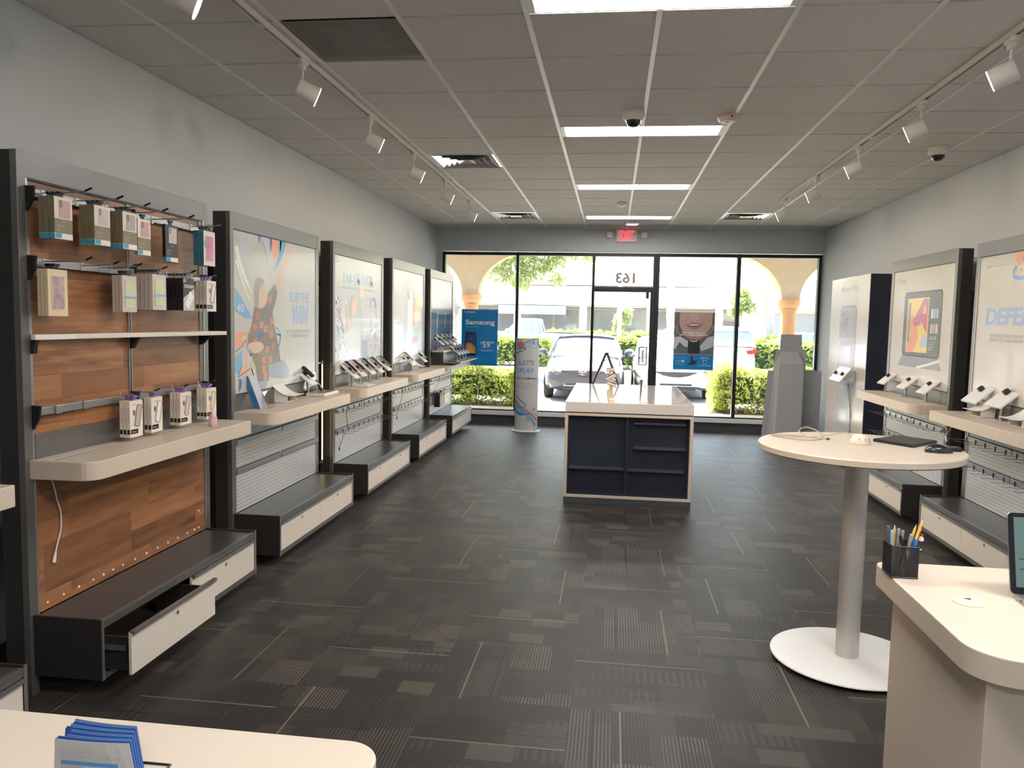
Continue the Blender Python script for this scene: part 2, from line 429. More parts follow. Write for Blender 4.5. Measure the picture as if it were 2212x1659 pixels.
o = ct.build('ceiling', bevel=0); struct(o)
for x in xs:
    if not 0 < x < XR: continue
    cuts = [v for l in LY for v in (l - .002, l + .302)] if abs(x - GX - T) < .02 else []
    seg = [Y0] + cuts + [YB]; seg = [v for v in seg if v >= Y0]
    for k in range(0, len(seg) - 1, 2): cb.box(x - .0125, x + .0125, seg[k], seg[k + 1], H - .003, H + .03)
for y in ys:
    if Y0 < y < YB: cb.box(0, XR, y - .012, y + .012, H + .019, H + .03)
cb.box(0, XR, Y0, YB, H + .03, H + .06)
struct(cb.build('ceiling_grid'))
# rear wall of the sales floor is behind the camera; baseboards
struct(box('baseboard_left', None, 0, .012, Y0, YB, 0, .10, M['rubber'], 0))
struct(box('baseboard_right', None, XR - .012, XR, Y0, YB, 0, .10, M['rubber'], 0))
# kick wall under the glass
struct(MB(M['wall']).box(.06, XR, YB, YB + .2, .0, .17).build('wall_front'))
struct(box('trim_1', None, .06, 2.42, YB - .05, YB + .1, .135, .20, M['white'], .003))
struct(box('trim_2', None, 3.43, XR - .01, YB - .05, YB + .1, .135, .20, M['white'], .003))
struct(box('baseboard_front', None, .06, 2.42, YB - .018, YB, 0, .135, M['rubber'], .002))
struct(box('baseboard_front', None, 3.43, XR, YB - .018, YB, 0, .135, M['rubber'], .002))
# storefront : four windows and a door, each with its own frame and pane
def framebars(mb, x0, x1, z0, z1, wl_, wr, wt, wb, y0, y1):
    if wl_: mb.box(x0, x0 + wl_, y0, y1, z0, z1)
    if wr: mb.box(x1 - wr, x1, y0, y1, z0, z1)
    if wt: mb.box(x0 + wl_, x1 - wr, y0, y1, z1 - wt, z1)
    if wb: mb.box(x0 + wl_, x1 - wr, y0, y1, z0, z0 + wb)
for k, (x0, x1, a, b_) in enumerate(((.072, 1.264, .035, .02), (1.264, 2.45, .02, .02), (3.41, 4.637, .045, .025), (4.637, 5.835, .025, .04))):
    mb = MB(M['darkframe']); framebars(mb, x0, x1, .2, 2.70, a, b_, .05, .02, YB, YB + .1)
    f = struct(mb.build('window_%d' % (k + 1), bevel=.003))
    MB(M['glass']).box(x0 + a, x1 - b_, YB + .045, YB + .051, .22, 2.65).build('pane', f)
mb = MB(M['darkframe']); framebars(mb, 2.45, 3.41, 2.14, 2.70, .02, .045, .05, .045, YB, YB + .1)
f = struct(mb.build('window_5', bevel=.003))
MB(M['glass']).box(2.47, 3.365, YB + .045, YB + .051, 2.185, 2.65).build('pane', f)
pn = MB(mat('number_vinyl', (.25, .24, .23), .6)); text(pn, planeY(YB + .043), '163', 3.088, 2.79, 2.24, 2.408, None, 0, bold=.03)
pn.build('street_number', f)
mb = MB(M['darkframe']); framebars(mb, 2.455, 3.345, .02, 2.138, .012, .012, .03, .10, YB + .02, YB + .07)
mb.box(3.345, 3.41, YB, YB + .1, 0, 2.14); mb.box(2.43, 2.455, YB, YB + .1, 0, 2.14)
f = struct(mb.build('door_1', bevel=.003))
MB(M['glass']).box(2.467, 3.333, YB + .042, YB + .048, .12, 2.108).build('pane', f)
MB(M['blackm']).tube(smoothpts([(3.185, YB - .05, z) if s else (3.295, YB - .05, z) for s, z in ((1, 1.02), (1, 1.13), (1, 1.24), (1, 1.262), (0, 1.262), (0, 1.24), (0, 1.13), (0, 1.02), (0, .996), (1, .996))], 5), .009, 8, closed=True).cyl((3.27, YB - .05, 1.2), (3.27, YB + .04, 1.2), .008).cyl((3.27, YB - .05, 1.06), (3.27, YB + .04, 1.06), .008).build('door_handle', f)
MB(M['white']).box(3.225, 3.262, YB + .03, YB + .04, 1.02, 1.22).build('handle_plate', f)
MB(M['black']).prism(rrect(3.262, 3.305, 2.01, 2.12, .015), 'y', YB - .01, YB + .03).build('door_closer', f)

# ================================================================== CEILING FIXTURES
emw = mat('light_diffuser', (.9, .9, .9), .6, emit=(1.0, .975, .945), es=PANEL_E)
pos_words = {2: 'nearest in view, above the sales floor', 3: 'just beyond the dome camera', 4: 'between the two ceiling sensors', 5: 'closest to the exit sign', 1: 'above the photographer', 0: 'at the back of the room'}
for k, y in enumerate(LY):
    t = thing('ceiling_light', 'recessed linear white ceiling light panel ' + pos_words[k], 'ceiling light', (GX + T, y + .15, H), 'linear ceiling lights')
    mb = MB(M['tbar']); x0, x1 = GX + .014, GX + 2 * T - .014
    mb.box(x0, x0 + .03, y, y + .298, H - .002, H + .012); mb.box(x1 - .03, x1, y, y + .298, H - .002, H + .012)
    mb.box(x0 + .03, x1 - .03, y, y + .008, H - .002, H + .012); mb.box(x0 + .03, x1 - .03, y + .29, y + .298, H - .002, H + .012)
    mb.build('light_frame', t); MB(emw).box(x0 + .03, x1 - .03, y + .008, y + .29, H + .004, H + .01).build('diffuser', t)
t = thing('ceiling_light', 'unseen white ceiling light panel added to brighten the right service desk', 'ceiling light', (4.77, 1.7, H))  # out-of-view panel added to brighten the right desk and round table
MB(M['tbar']).box(4.17, 5.37, 1.25, 1.29, H - .05, H - .001).box(4.17, 5.37, 1.71, 1.75, H - .05, H - .001).box(4.17, 4.21, 1.29, 1.71, H - .05, H - .001).box(5.33, 5.37, 1.29, 1.71, H - .05, H - .001).build('light_frame', t)
MB(emw).box(4.21, 5.33, 1.29, 1.71, H - .02, H - .015).build('diffuser', t)
t = thing('return_air_grille', 'dark perforated square air grille in the ceiling beside the left track', 'air grille', (grl[0] + T / 2, GY + T / 2, H))
x0, y0 = grl[0], GY
MB(M['grill']).box(x0 + .014, x0 + T - .014, y0 + .014, y0 + T - .014, H, H + .002).build('perforated_panel', t)
mb = MB(M['lam2'])
for i in range(2):
    for j in range(2):
        a, b = x0 + .16 + i * .15, y0 + .16 + j * .15
        mb.box(a, a + .14, b, b + .14, H + .02, H + .024)
        for s in range(7): (mb.box(a + .01 + s * .019, a + .018 + s * .019, b, b + .14, H + .012, H + .02) if (i + j) % 2 else mb.box(a, a + .14, b + .01 + s * .019, b + .018 + s * .019, H + .012, H + .02))
mb.build('register_louvre', t)
MB(M['side']).box(x0 + .014, x0 + T - .014, y0 + .014, y0 + T - .014, H + .024, H + .0285).build('plenum_back', t)
for (x0, x1, y0), lb in zip(vent, ('beside the left track, nearest the camera', 'at the far left, near the front wall', 'at the far right, near the front wall')):
    t = thing('air_diffuser', 'polished aluminium stepped square air vent ' + lb, 'air vent', (x0 + T / 2, y0 + T / 2, H), 'aluminium ceiling vents')
    cx, cy = x0 + T / 2, y0 + T / 2
    for k, (ra, rb, z0, z1) in enumerate(((.292, .27, 0, .003), (.262, .205, .024, -.004), (.195, .145, .022, -.008), (.135, .09, .020, -.01), (.08, .0, .012, -.008))):
        mb = MB(mat('vent_aluminium', (.80, .80, .81), .28, metal=.85))
        vs = [(cx + sx * r, cy + sy * r, H + z) for r, z in ((ra, z1), (rb, z0)) for sx, sy in ((-1, -1), (1, -1), (1, 1), (-1, 1))]
        mb.add(vs, [(i, (i + 1) % 4, 4 + (i + 1) % 4, 4 + i) for i in range(4)] + ([(4, 5, 6, 7)] if rb < .01 else []))
        mb.build('diffuser_ring' if k else 'vent_frame', t)
    box('vent_back', t, cx - .27, cx + .27, cy - .27, cy + .27, H + .0245, H + .0285, mat('duct_grey', (.22, .22, .23), .6), 0)
def dome_cam(loc, label):
    t = thing('dome_camera', label, 'security camera', loc)
    x, y, z = loc
    MB(M['white']).lathe([(.072, 0), (.075, -.012), (.075, -.045), (.066, -.055), (.058, -.056)], (x, y, z), 28).build('housing', t)
    MB(mat('smoked_dome', (.008, .008, .01), .06, coat=.5)).lathe([(.052, -.056), (.050, -.072), (.042, -.088), (.028, -.100), (.012, -.105), (0, -.106)], (x, y, z), 28).build('dome', t)
    MB(M['white']).lathe([(.060, -.054), (.060, -.062), (.052, -.064), (.052, -.056)], (x, y, z), 28).build('trim_ring', t)
dome_cam((2.865, 5.46, H - .001), 'black and white dome camera on the ceiling before the second light panel')
dome_cam((5.26, 6.64, H - .001), 'small white dome camera on the ceiling at the right beyond the track')
t = thing('smoke_detector', 'round beige smoke detector on the ceiling beside the second light panel', 'smoke detector', (3.50, 5.60, H))
MB(M['cream']).lathe([(.062, 0), (.066, -.01), (.063, -.03), (.05, -.044), (0, -.046)], (3.50, 5.60, H - .001), 28).build('housing', t)
MB(M['black']).lathe([(.012, -.046), (.012, -.049), (0, -.049)], (3.50, 5.60, H), 12).box(3.515, 3.525, 5.535, 5.545, H - .025, H - .015).build('test_button', t)
t = thing('smoke_detector', 'small white round sensor on the ceiling before the farthest light panel', 'sensor', (2.83, 9.55, H))
MB(M['white']).lathe([(.055, 0), (.055, -.03), (.03, -.034), (.028, -.046), (0, -.048)], (2.83, 9.55, H - .001), 24).build('housing', t)
t = thing('motion_sensor', 'white motion sensor with two dark ends above the exit sign', 'sensor', (3.0, 11.39, H))
MB(M['white']).prism([(2.90, H - .001), (3.10, H - .001), (3.11, H - .03), (3.06, H - .05), (2.94, H - .05), (2.89, H - .03)], 'y', 11.36, 11.42).build('housing', t)
for x in (2.90, 3.10): MB(M['black']).lathe([(.012, 0), (.012, .01), (0, .01)], (x, 11.35, H - .03), 10, axis='y').build('lens', t)
# track lighting
HL = ((1.05, (4.2, 5.40, 6.60, 7.84, 9.20, 2.95, 1.75), 1), (4.61, (4.11, 5.20, 6.45, 7.70, 9.06, 2.9, 1.8), -1))
ordw = ('nearest in view', 'second from the camera', 'third from the camera', 'fourth from the camera', 'farthest from the camera', 'just outside the view', 'second one outside the view')
for tx, hy, sg in HL:
    sd_ = 'left' if sg > 0 else 'right'
    t = thing('light_track', 'long white lighting track on the %s half of the ceiling' % sd_, 'lighting track', (tx, 5.5, H))
    mb = MB(M['track']); z = H - .003
    mb.box(tx - .018, tx + .018, 1.0, 9.28, z - .006, z); mb.box(tx - .018, tx - .010, 1.0, 9.28, z - .030, z - .006); mb.box(tx + .010, tx + .018, 1.0, 9.28, z - .030, z - .006)
    mb.build('track_rail', t); MB(M['black']).box(tx - .0098, tx + .0098, 1.0, 9.28, z - .012, z - .0062).build('track_slot', t)
    for jy in (3.7, 6.15): MB(M['track']).box(tx - .019, tx + .019, jy - .03, jy + .03, z - .032, z - .012).build('track_joiner', t)
    for k, y in enumerate(hy):
        t = thing('track_spotlight', 'white cylinder track spotlight on the %s track, %s' % (sd_, ordw[k]), 'track light', (tx, y, H - .033), 'spotlights on the %s track' % sd_)
        MB(M['track']).box(tx - .016, tx + .016, y - .05, y + .05, H - .055, H - .0335).box(tx - .013, tx + .013, y - .022, y + .022, H - .085, H - .055).build('adapter', t, bevel=.002)
        MB(M['track']).cyl((tx, y, H - .085), (tx, y, H - .165), .007, n=10).build('stem', t)
        c = Vector((tx + sg * .03, y, H - .205)); aim = Vector((XR - .3 if sg > 0 else .3, y + min(2.5, 10.4 / y), .85)); d = (aim - c).normalized()
        a = c - d * .06; b = c + d * .055
        mb = MB(M['track']); mb.xf = Matrix.Translation(c) @ d.to_track_quat('Z', 'Y').to_matrix().to_4x4()
        mb.lathe([(0, -.06), (.050, -.06), (.052, -.057), (.052, .055), (.047, .055), (.047, .012), (0, .012)], (0, 0, 0), 32); mb.build('lamp_head', t)
        u = d.orthogonal().normalized(); w = d.cross(u)
        ring = [b + (u * math.cos(i * PI / 12) + w * math.sin(i * PI / 12)) * .049 for i in range(24)]
        MB(mat('lamp_rim', (.9, .88, .85), .4, emit=(1, .86, .7), es=2.5)).tube(ring, .004, 6, closed=True).build('front_rim', t)
        mb = MB(mat('lamp_lens', (.9, .85, .8), .3, emit=(1, .80, .6), es=12.0)); n = 20
        mb.add([b - d * .040 + (u * math.cos(2 * PI * i / n) + w * math.sin(2 * PI * i / n)) * .03 for i in range(n)], [list(range(n))]); mb.build('lens', t)
        ld = bpy.data.lights.new('spot_lamp', 'SPOT'); ld.energy = SPOT_W; ld.color = WARM; ld.spot_size = math.radians(58); ld.spot_blend = .5; ld.shadow_soft_size = .03
        lo = bpy.data.objects.new('spot_lamp', ld); COL.objects.link(lo); lo.parent = t
        lo.location = (b + d * .02) - Vector(t.location)
        tgt = aim - (b + d * .02)
        lo.rotation_euler = tgt.to_track_quat('-Z', 'Y').to_euler()
# exit sign
t = thing('exit_sign', 'glowing red EXIT sign with two white emergency lamps above the door', 'exit sign', (2.94, YB, 2.965))
MB(M['white']).prism(rrect(2.783, 3.098, 2.868, 3.055, .012), 'y', YB - .045, YB - .001).build('sign_housing', t, bevel=.003)
mb = MB(mat('exit_red', (.8, .05, .06), .5, emit=(1, .05, .07), es=1.9)); text(mb, planeY(YB - .046), 'EXIT', 2.832, 3.050, 2.885, 3.035, None, .0015, bold=.03); mb.build('lettering', t)
for sx in (-1, 1):
    cx = 2.94 + sx * .262
    h = MB(M['white']).prism(rrect(cx - .045, cx + .045, 2.925, 3.010, .018), 'y', YB - .07, YB - .02).build('emergency_lamp', t, bevel=.004)
    MB(M['white']).box(min(2.94 + sx * .15, cx), max(2.94 + sx * .15, cx), YB - .05, YB - .03, 2.985, 2.995).box(min(2.94 + sx * .15, cx), max(2.94 + sx * .15, cx), YB - .05, YB - .03, 2.945, 2.955).build('lamp_arm', t)
    MB(mat('lamp_lens_clear', (.75, .75, .74), .25)).prism(rrect(cx - .034, cx + .034, 2.934, 3.0, .012), 'y', YB - .073, YB - .07).build('lamp_lens', h)

# ================================================================== DISPLAY UNITS ON BOTH SIDE WALLS
class U:
    """coordinates of one wall unit: X is distance from its own wall, mirrored on the right"""
    def __init__(s, side, y0, y1): s.sg = 1 if side == 'L' else -1; s.y0 = y0; s.y1 = y1; s.right = side == 'R'
    def x(s, d): return d if s.sg > 0 else XR - d + .015
    def bx(s, mb, d0, d1, y0, y1, z0, z1, mt=None):
        a, b = sorted((s.x(d0), s.x(d1))); mb.box(a, b, y0, y1, z0, z1, mt); return mb
    def part(s, name, par, d0, d1, y0, y1, z0, z1, mt, bevel=.002): return s.bx(MB(mt), d0, d1, y0, y1, z0, z1).build(name, par, bevel=bevel)
    def plane(s, d): return planeX(s.x(d), s.sg)
PX = .365
def unit(side, y0, label, art=None, lower='peg', upper='poster', hooks=True, post=True, openD=False, locks=True, yb=None):
    u = U(side, y0, y0 + 1.5); y1 = u.y1
    t = thing('display_unit', label, 'display unit', (u.x(.3), y0 + .75, 0), 'wall display units'); u.t = t
    # frame : front posts and header in bronze metal, side cheeks behind them coloured near black for shade
    mb = MB(M['frame'])
    u.bx(mb, PX - .03, PX, y0, y0 + .045, 0, 2.29); u.bx(mb, PX - .03, PX, y1 - .045, y1, 0, 2.29); u.bx(mb, PX - .03, PX, y0 + .045, y1 - .045, 2.185, 2.29)
    mb.build('face_frame', t, bevel=.002)
    for a in (y0, y1 - .02): u.part('side_panel', t, .25, PX - .0305, a, a + .02, 0, 2.289, M['side'])
    u.part('top_cap', t, .25, PX - .0305, y0 + .021, y1 - .021, 2.27, 2.289, M['side'])
    u.part('wall_stay', t, .017 if u.right else .002, .2495, y0 + .3, y0 + .36, 1.9, 1.96, M['side'])
    u.part('wall_stay', t, .017 if u.right else .002, .2495, y1 - .36, y1 - .3, 1.9, 1.96, M['side'])
    u.part('rear_panel', t, .251, .262, y0 + .021, y1 - .021, .05, 2.269, M['side'])
    a, b = y0 + .045, y1 - .045
    for e in (a, b - .012): u.part('edge_strip', t, PX - .012, PX + .001, e, e + .012, .34, 2.185, M['lip'], .001)
    # ledge
    zc = 1.015
    dl = [(PX - .02, y0 + .025), (.645 - .075, y0 + .035)]
    dl += [(.57 + .075 * math.sin(k * PI / 12), y0 + .11 - .075 * math.cos(k * PI / 12)) for k in range(1, 7)]
    dl += [(.65, y1 - .04), (PX - .02, y1 - .04)]
    pts = [(u.x(d), y) for d, y in dl]
    if side == 'R': pts = [(u.x(d), y0 + y1 - .0 - y) for d, y in dl] if False else pts
    MB(M['lam']).prism(pts, 'z', zc - .08, zc, None).build('ledge', t, bevel=.003)
    u.part('ledge_groove', t, .425, .455, y0 + .045, y1 - .12, zc, zc + .0015, M['lam2'], 0)
    u.part('ledge_groove', t, .455, .459, y0 + .045, y1 - .12, zc, zc + .002, M['lip'], 0)
    u.part('backsplash', t, PX - .01, PX + .004, a + .012, b - .012, zc, zc + .105, M['frame'], .001)
    # base cabinet
    B0, B1 = y0 + .03, y1 - .06
    mb = MB(M['char']); u.bx(mb, PX + .001, .655, B0, B1, .325, .343); u.bx(mb, PX + .001, .40, B0, B1, .095, .324); u.bx(mb, .40, .655, B0 + .0, B1, .095, .115)
    cab = mb.build('base_cabinet', t, bevel=.001)
    for e in (B0 - .012, B1):
        mb = MB(M['side']); u.bx(mb, PX + .001, .676, e, e + .012, .088, .352); mb.build('cabinet_end', t, bevel=.001)
        mb = MB(M['lip']); u.bx(mb, .6765, .681, e - .001, e + .013, .088, .354); mb.build('end_trim', t)
    u.part('top_rail', t, .655, .678, B0, B1, .310, .345, M['frame'], .002)
    u.part('bottom_rail', t, .655, .678, B0, B1, .088, .112, M['frame'], .002)
    u.part('plinth', t, .28, PX + .10, B0 + .2, B1 - .2, 0, .094, M['side'], 0)
    mid = (B0 + B1) / 2
    for k, (p, q) in enumerate(((B0 + .005, mid - .0015), (mid + .0015, B1 - .005))):
        dx = .125 if (openD and k == 0) else 0.0; zt = .302
        d = u.part('drawer', t, .662 + dx, .676 + dx, p, q, .116, zt, M['lam2'], .0015)
        mb = MB(M['steel']); u.bx(mb, .668 + dx, .689 + dx, p, q, zt - .002, zt + .0045); u.bx(mb, .686 + dx, .689 + dx, p, q, zt - .010, zt - .002); mb.build('handle', d)
        yy = (p + q) / 2
        xx = u.x(.677 + dx); MB(M['chrome']).lathe([(.0095, 0), (.0095, u.sg * .003), (.006, u.sg * .0035), (0, u.sg * .002)], (xx, yy, .258), 14, axis='x').build('lock', d)
        if dx:
            mb = MB(M['side']); u.bx(mb, .50, .662 + dx, p + .02, p + .032, .13, .27); u.bx(mb, .50, .662 + dx, q - .032, q - .02, .13, .27); u.bx(mb, .50, .662 + dx, p + .02, q - .02, .125, .13)
            mb.build('drawer_box', d); m2 = MB(M['steel']); u.bx(m2, .42, .64 + dx, p + .008, p + .019, .215, .235); m2.build('drawer_runner', d)
    # upper field
    if upper == 'poster':
        mb = MB(M['white_gloss']); u.bx(mb, PX - .014, PX - .006, a + .012, b - .012, zc + .107, 2.185)
        if art: art(mb, u.plane(PX - .006))
        mb.build('poster', t)
        u.part('poster_rail', t, PX - .012, PX + .002, a, b, 2.180, 2.186, M['blackm'], 0)
        u.part('poster_rail', t, PX - .012, PX + .003, a + .012, b - .012, zc + .105, zc + .112, M['blackm'], 0)
    else:
        u.part('wood_panel', t, PX - .014, PX - .008, a + .012, b - .012, zc + .106, 2.185, M['wood'], 0)
        u.part('opening_trim', t, PX - .012, PX + .0005, a, b, 2.176, 2.186, M['blackm'], 0)
    # lower field
    lm = M['wood'] if lower == 'wood' else M['peg']
    u.part('wood_panel' if lower == 'wood' else 'perforated_panel', t, PX - .014, PX - .006, a + .012, b - .012, .345, zc - .081, lm, 0)
    if lower == 'peg':
        for z in (.81, .62):
            for p, q in ((a + .006, a + .70), (a + .71, b - .03), (b - .028, b + .012)):
                r_ = u.part('crossbar', t, PX - .004, PX + .012, p, q, z - .017, z + .017, M['steel'], .001)
                u.part('crossbar_teeth', r_, PX - .002, PX + .007, p + .01, q - .01, z + .0172, z + .022, M['blackm'], 0) if q - p > .2 else None
            if hooks:
                hp = MB(M['blackm']); x0 = u.x(PX + .012); n = 0
                for k in range(10):
                    yy = a + .03 + k * (b - a - .05) / 9.0
                    mb = MB(M['blackm']); u.bx(mb, PX + .0121, PX + .017, yy - .0025, yy + .0025, z - .028, z + .008)
                    tip = u.x(PX + .17); mb.tube([(u.x(PX + .016), yy, z - .012), (u.x(PX + .09), yy, z - .010), (u.x(PX + .145), yy, z - .006), (u.x(PX + .165), yy, z + .002)], .0022, 5, M['steel'])
                    mb.build('hook', t)
    return u

# ---- printed poster artwork (flat prints)
def ink(n, c, r=.22): return mat('ink_' + n, c, r, vary=.05, scale=14, coat=.15)
I = dict(paper=ink('paper', (.49, .505, .51)), blue=ink('blue', (.16, .38, .68)), dblue=ink('deep_blue', (.05, .17, .40)), sky=ink('sky', (.42, .58, .74)), orange=ink('orange', (.78, .36, .22)), peach=ink('peach', (.78, .55, .45)),
         brown=ink('brown', (.20, .16, .16)), hair=ink('hair', (.30, .27, .26)), skin=ink('skin', (.60, .44, .36)), red=ink('red', (.50, .17, .17)), green=ink('green', (.25, .50, .38)), white=ink('white', (.76, .77, .77)), text=ink('text_blue', (.30, .42, .72)),
         grey=ink('grey', (.30, .31, .34)), pale=ink('pale', (.54, .56, .59)), denim=ink('denim', (.26, .33, .46)), black=ink('black', (.02, .022, .03)), lgrey=ink('light_grey', (.50, .52, .55)), cream=ink('cream', (.57, .54, .50)), yellow=ink('yellow', (.80, .62, .22)), magenta=ink('magenta', (.55, .18, .30)), rose=ink('rose', (.72, .55, .55)))
def art_win(mb, P):
    rect(mb, P, 4.76, 6.16, 1.125, 2.185, I['paper'], .0004)
    shape(mb, P, [(4.76, 1.83), (4.902, 1.722), (5.034, 1.612), (4.9, 1.623), (4.76, 1.67)], I['blue'])
    text(mb, P, '40', 4.80, 4.90, 1.66, 1.71, I['white'], .0016); 
    shape(mb, P, [(4.76, 1.523), (4.959, 1.529), (4.945, 1.423), (4.76, 1.419)], I['orange']); text(mb, P, '30', 4.86, 4.93, 1.475, 1.505, I['white'], .0016)
    shape(mb, P, [(4.764, 1.36), (4.868, 1.405), (4.873, 1.316), (4.819, 1.248), (4.768, 1.279)], I['blue'])
    shape(mb, P, [(4.861, 1.306), (4.962, 1.283), (4.925, 1.247), (4.819, 1.248)], I['orange'], .0009); stroke(mb, P, [(4.873, 1.316), (4.819, 1.248), (4.83, 1.24), (4.98, 1.28)], .008, I['dblue'], .0011)
    shape(mb, P, [(4.825, 1.231), (4.865, 1.212), (4.859, 1.168), (4.817, 1.133)], I['dblue'])
    for p, c, w in (([(5.101, 1.393), (5.025, 1.348), (4.999, 1.293), (5.048, 1.221), (5.085, 1.178)], 'green', .012), ([(5.063, 1.395), (4.988, 1.372), (4.975, 1.305), (5.011, 1.264), (5.06, 1.19)], 'orange', .014),
                    ([(4.96, 1.40), (4.93, 1.34), (4.95, 1.28), (5.0, 1.21)], 'orange', .010), ([(4.941, 1.463), (4.952, 1.407), (5.0, 1.372), (5.088, 1.385)], 'blue', .012), ([(4.80, 1.42), (4.88, 1.45), (4.95, 1.49)], 'green', .008), ([(4.77, 1.40), (4.86, 1.43), (4.94, 1.48)], 'dblue', .006),
                    ([(5.274, 1.514), (5.457, 1.499), (5.471, 1.474), (5.44, 1.42), (5.36, 1.37)], 'dblue', .013), ([(5.335, 1.542), (5.42, 1.547), (5.463, 1.504), (5.448, 1.449)], 'blue', .016), ([(5.36, 1.575), (5.44, 1.57), (5.50, 1.51), (5.48, 1.44)], 'peach', .007)):
        stroke(mb, P, p, w, I[c], .0008)
    # bursts of paint in the top corner
    for p, c in (([(5.117, 2.18), (5.129, 2.125), (5.149, 2.18)], 'dblue'), ([(5.221, 2.182), (5.233, 2.123), (5.286, 2.059), (5.293, 2.094), (5.253, 2.137), (5.247, 2.182)], 'sky'), ([(5.30, 2.182), (5.31, 2.08), (5.335, 2.182)], 'dblue'), ([(5.328, 2.182), (5.426, 2.182), (5.432, 2.083), (5.355, 2.041), (5.334, 2.098)], 'orange'),
                 ([(5.455, 2.182), (5.572, 2.182), (5.512, 2.077), (5.41, 1.985), (5.368, 1.959), (5.439, 2.053)], 'blue'), ([(5.47, 2.182), (5.50, 2.182), (5.47, 2.09)], 'green')):
        shape(mb, P, p, I[c], .0007, 3)
    for p, c, w in (([(5.09, 2.18), (5.16, 2.0), (5.2, 1.93)], 'sky', .012), ([(5.16, 2.18), (5.24, 2.05), (5.27, 1.97)], 'dblue', .008), ([(5.27, 2.10), (5.33, 1.99), (5.31, 1.90), (5.28, 1.83)], 'sky', .012), ([(5.40, 2.0), (5.37, 1.93), (5.29, 1.86), (5.27, 1.80)], 'sky', .010), ([(5.52, 2.08), (5.58, 2.0), (5.52, 1.90), (5.45, 1.86)], 'sky', .007), ([(4.80, 2.08), (4.86, 1.96), (4.96, 1.84), (5.03, 1.79)], 'white', .05), ([(4.86, 2.10), (4.95, 1.93), (5.04, 1.84)], 'sky', .02), ([(4.80, 1.99), (4.90, 1.84), (5.02, 1.70)], 'white', .025)):
        stroke(mb, P, p, w, I[c], .0008, taper=True)
    for k in range(9):
        a = .5 + k * .7; c, s_ = math.cos(a), math.sin(a); stroke(mb, P, [(5.655 + .02 * c, 2.11 + .018 * s_), (5.655 + .075 * c, 2.11 + .05 * s_)], .007, I['orange'], .0009, 0)
    # person with raised arm in a plaid shirt
    shape(mb, P, [(5.367, 1.864), (5.482, 1.972), (5.526, 2.006), (5.571, 2.07), (5.616, 2.067), (5.624, 2.037), (5.526, 1.957), (5.452, 1.868), (5.409, 1.818)], I['skin'], .0009, 4)
    shape(mb, P, [(5.229, 1.776), (5.381, 1.865), (5.423, 1.806), (5.379, 1.721), (5.337, 1.661), (5.377, 1.541), (5.433, 1.432), (5.47, 1.309), (5.272, 1.289), (5.271, 1.182), (5.098, 1.183), (5.062, 1.289), (4.952, 1.435), (4.957, 1.5), (5.008, 1.573), (5.021, 1.612), (5.06, 1.709), (5.136, 1.682)], I['brown'], .0010)
    shape(mb, P, [(5.113, 1.869), (5.204, 1.862), (5.23, 1.828), (5.256, 1.789), (5.228, 1.718), (5.136, 1.687), (5.099, 1.772)], I['skin'], .0011, 4)
    shape(mb, P, [(5.113, 1.897), (5.178, 1.893), (5.20, 1.865), (5.15, 1.84), (5.125, 1.79), (5.112, 1.71), (5.061, 1.70), (5.046, 1.80), (5.066, 1.869)], I['hair'], .0012, 4)
    for a, b in ((5.097, 1.635), (5.213, 1.543), (5.134, 1.486), (5.315, 1.506), (5.296, 1.749), (5.06, 1.56), (5.161, 1.572), (5.064, 1.46), (5.192, 1.328), (5.346, 1.423), (5.191, 1.264), (5.217, 1.209), (5.25, 1.40), (5.33, 1.60), (5.12, 1.40), (5.30, 1.33)):
        shape(mb, P, [(a - .03, b + .022), (a + .026, b + .028), (a + .032, b - .020), (a - .026, b - .026)], I['red'], .0012)
    shape(mb, P, [(4.95, 1.44), (5.05, 1.46), (5.16, 1.45), (5.19, 1.41), (5.07, 1.38), (4.99, 1.40)], I['skin'], .0013, 3)
    shape(mb, P, [(5.10, 1.50), (5.16, 1.54), (5.20, 1.50), (5.12, 1.46)], I['dblue'], .0013)
    shape(mb, P, [(5.272, 1.283), (5.47, 1.321), (5.604, 1.258), (5.588, 1.177), (5.271, 1.206)], I['denim'], .0009, 3)
    shape(mb, P, [(5.099, 1.195), (5.271, 1.2), (5.22, 1.128), (5.12, 1.128)], I['denim'], .0009)
    text(mb, P, 'FOR THE', 5.63, 6.01, 1.742, 1.822, I['text'], .0013, .03, .15); text(mb, P, 'WIN', 5.66, 5.975, 1.578, 1.722, I['text'], .0013, .035, .15)
    text(mb, P, "AT&T IS AMERICA'S FAVORITE", 5.582, 6.048, 1.510, 1.536, I['grey'], .0013); text(mb, P, 'FOR FIXED INTERNET.', 5.651, 5.978, 1.476, 1.500, I['grey'], .0013)
    text(mb, P, 'AT&T', 4.771, 4.845, 2.112, 2.131, I['grey'], .0013); text(mb, P, 'FIBER', 4.852, 4.926, 2.111, 2.130, I['sky'], .0013)
def fluid(mb, P, a0, a1, b0, b1, cols, n, seed, w=.012, off=.0008):
    r = random.Random(seed)
    for k in range(n):
        x = r.uniform(a0, a1); y = r.uniform(b0, b1); dx = r.uniform(-.18, .18); dy = r.uniform(-.22, .22)
        p = [(x, y), (x + dx * .4, y + dy * .5 + .03), (x + dx * .8, y + dy * .8), (x + dx, y + dy)]
        p = [(min(a1, max(a0, q[0])), min(b1, max(b0, q[1]))) for q in p]
        stroke(mb, P, p, r.uniform(.5, 2.2) * w, I[r.choice(cols)], off + k * .00002, 4, taper=r.random() < .6)
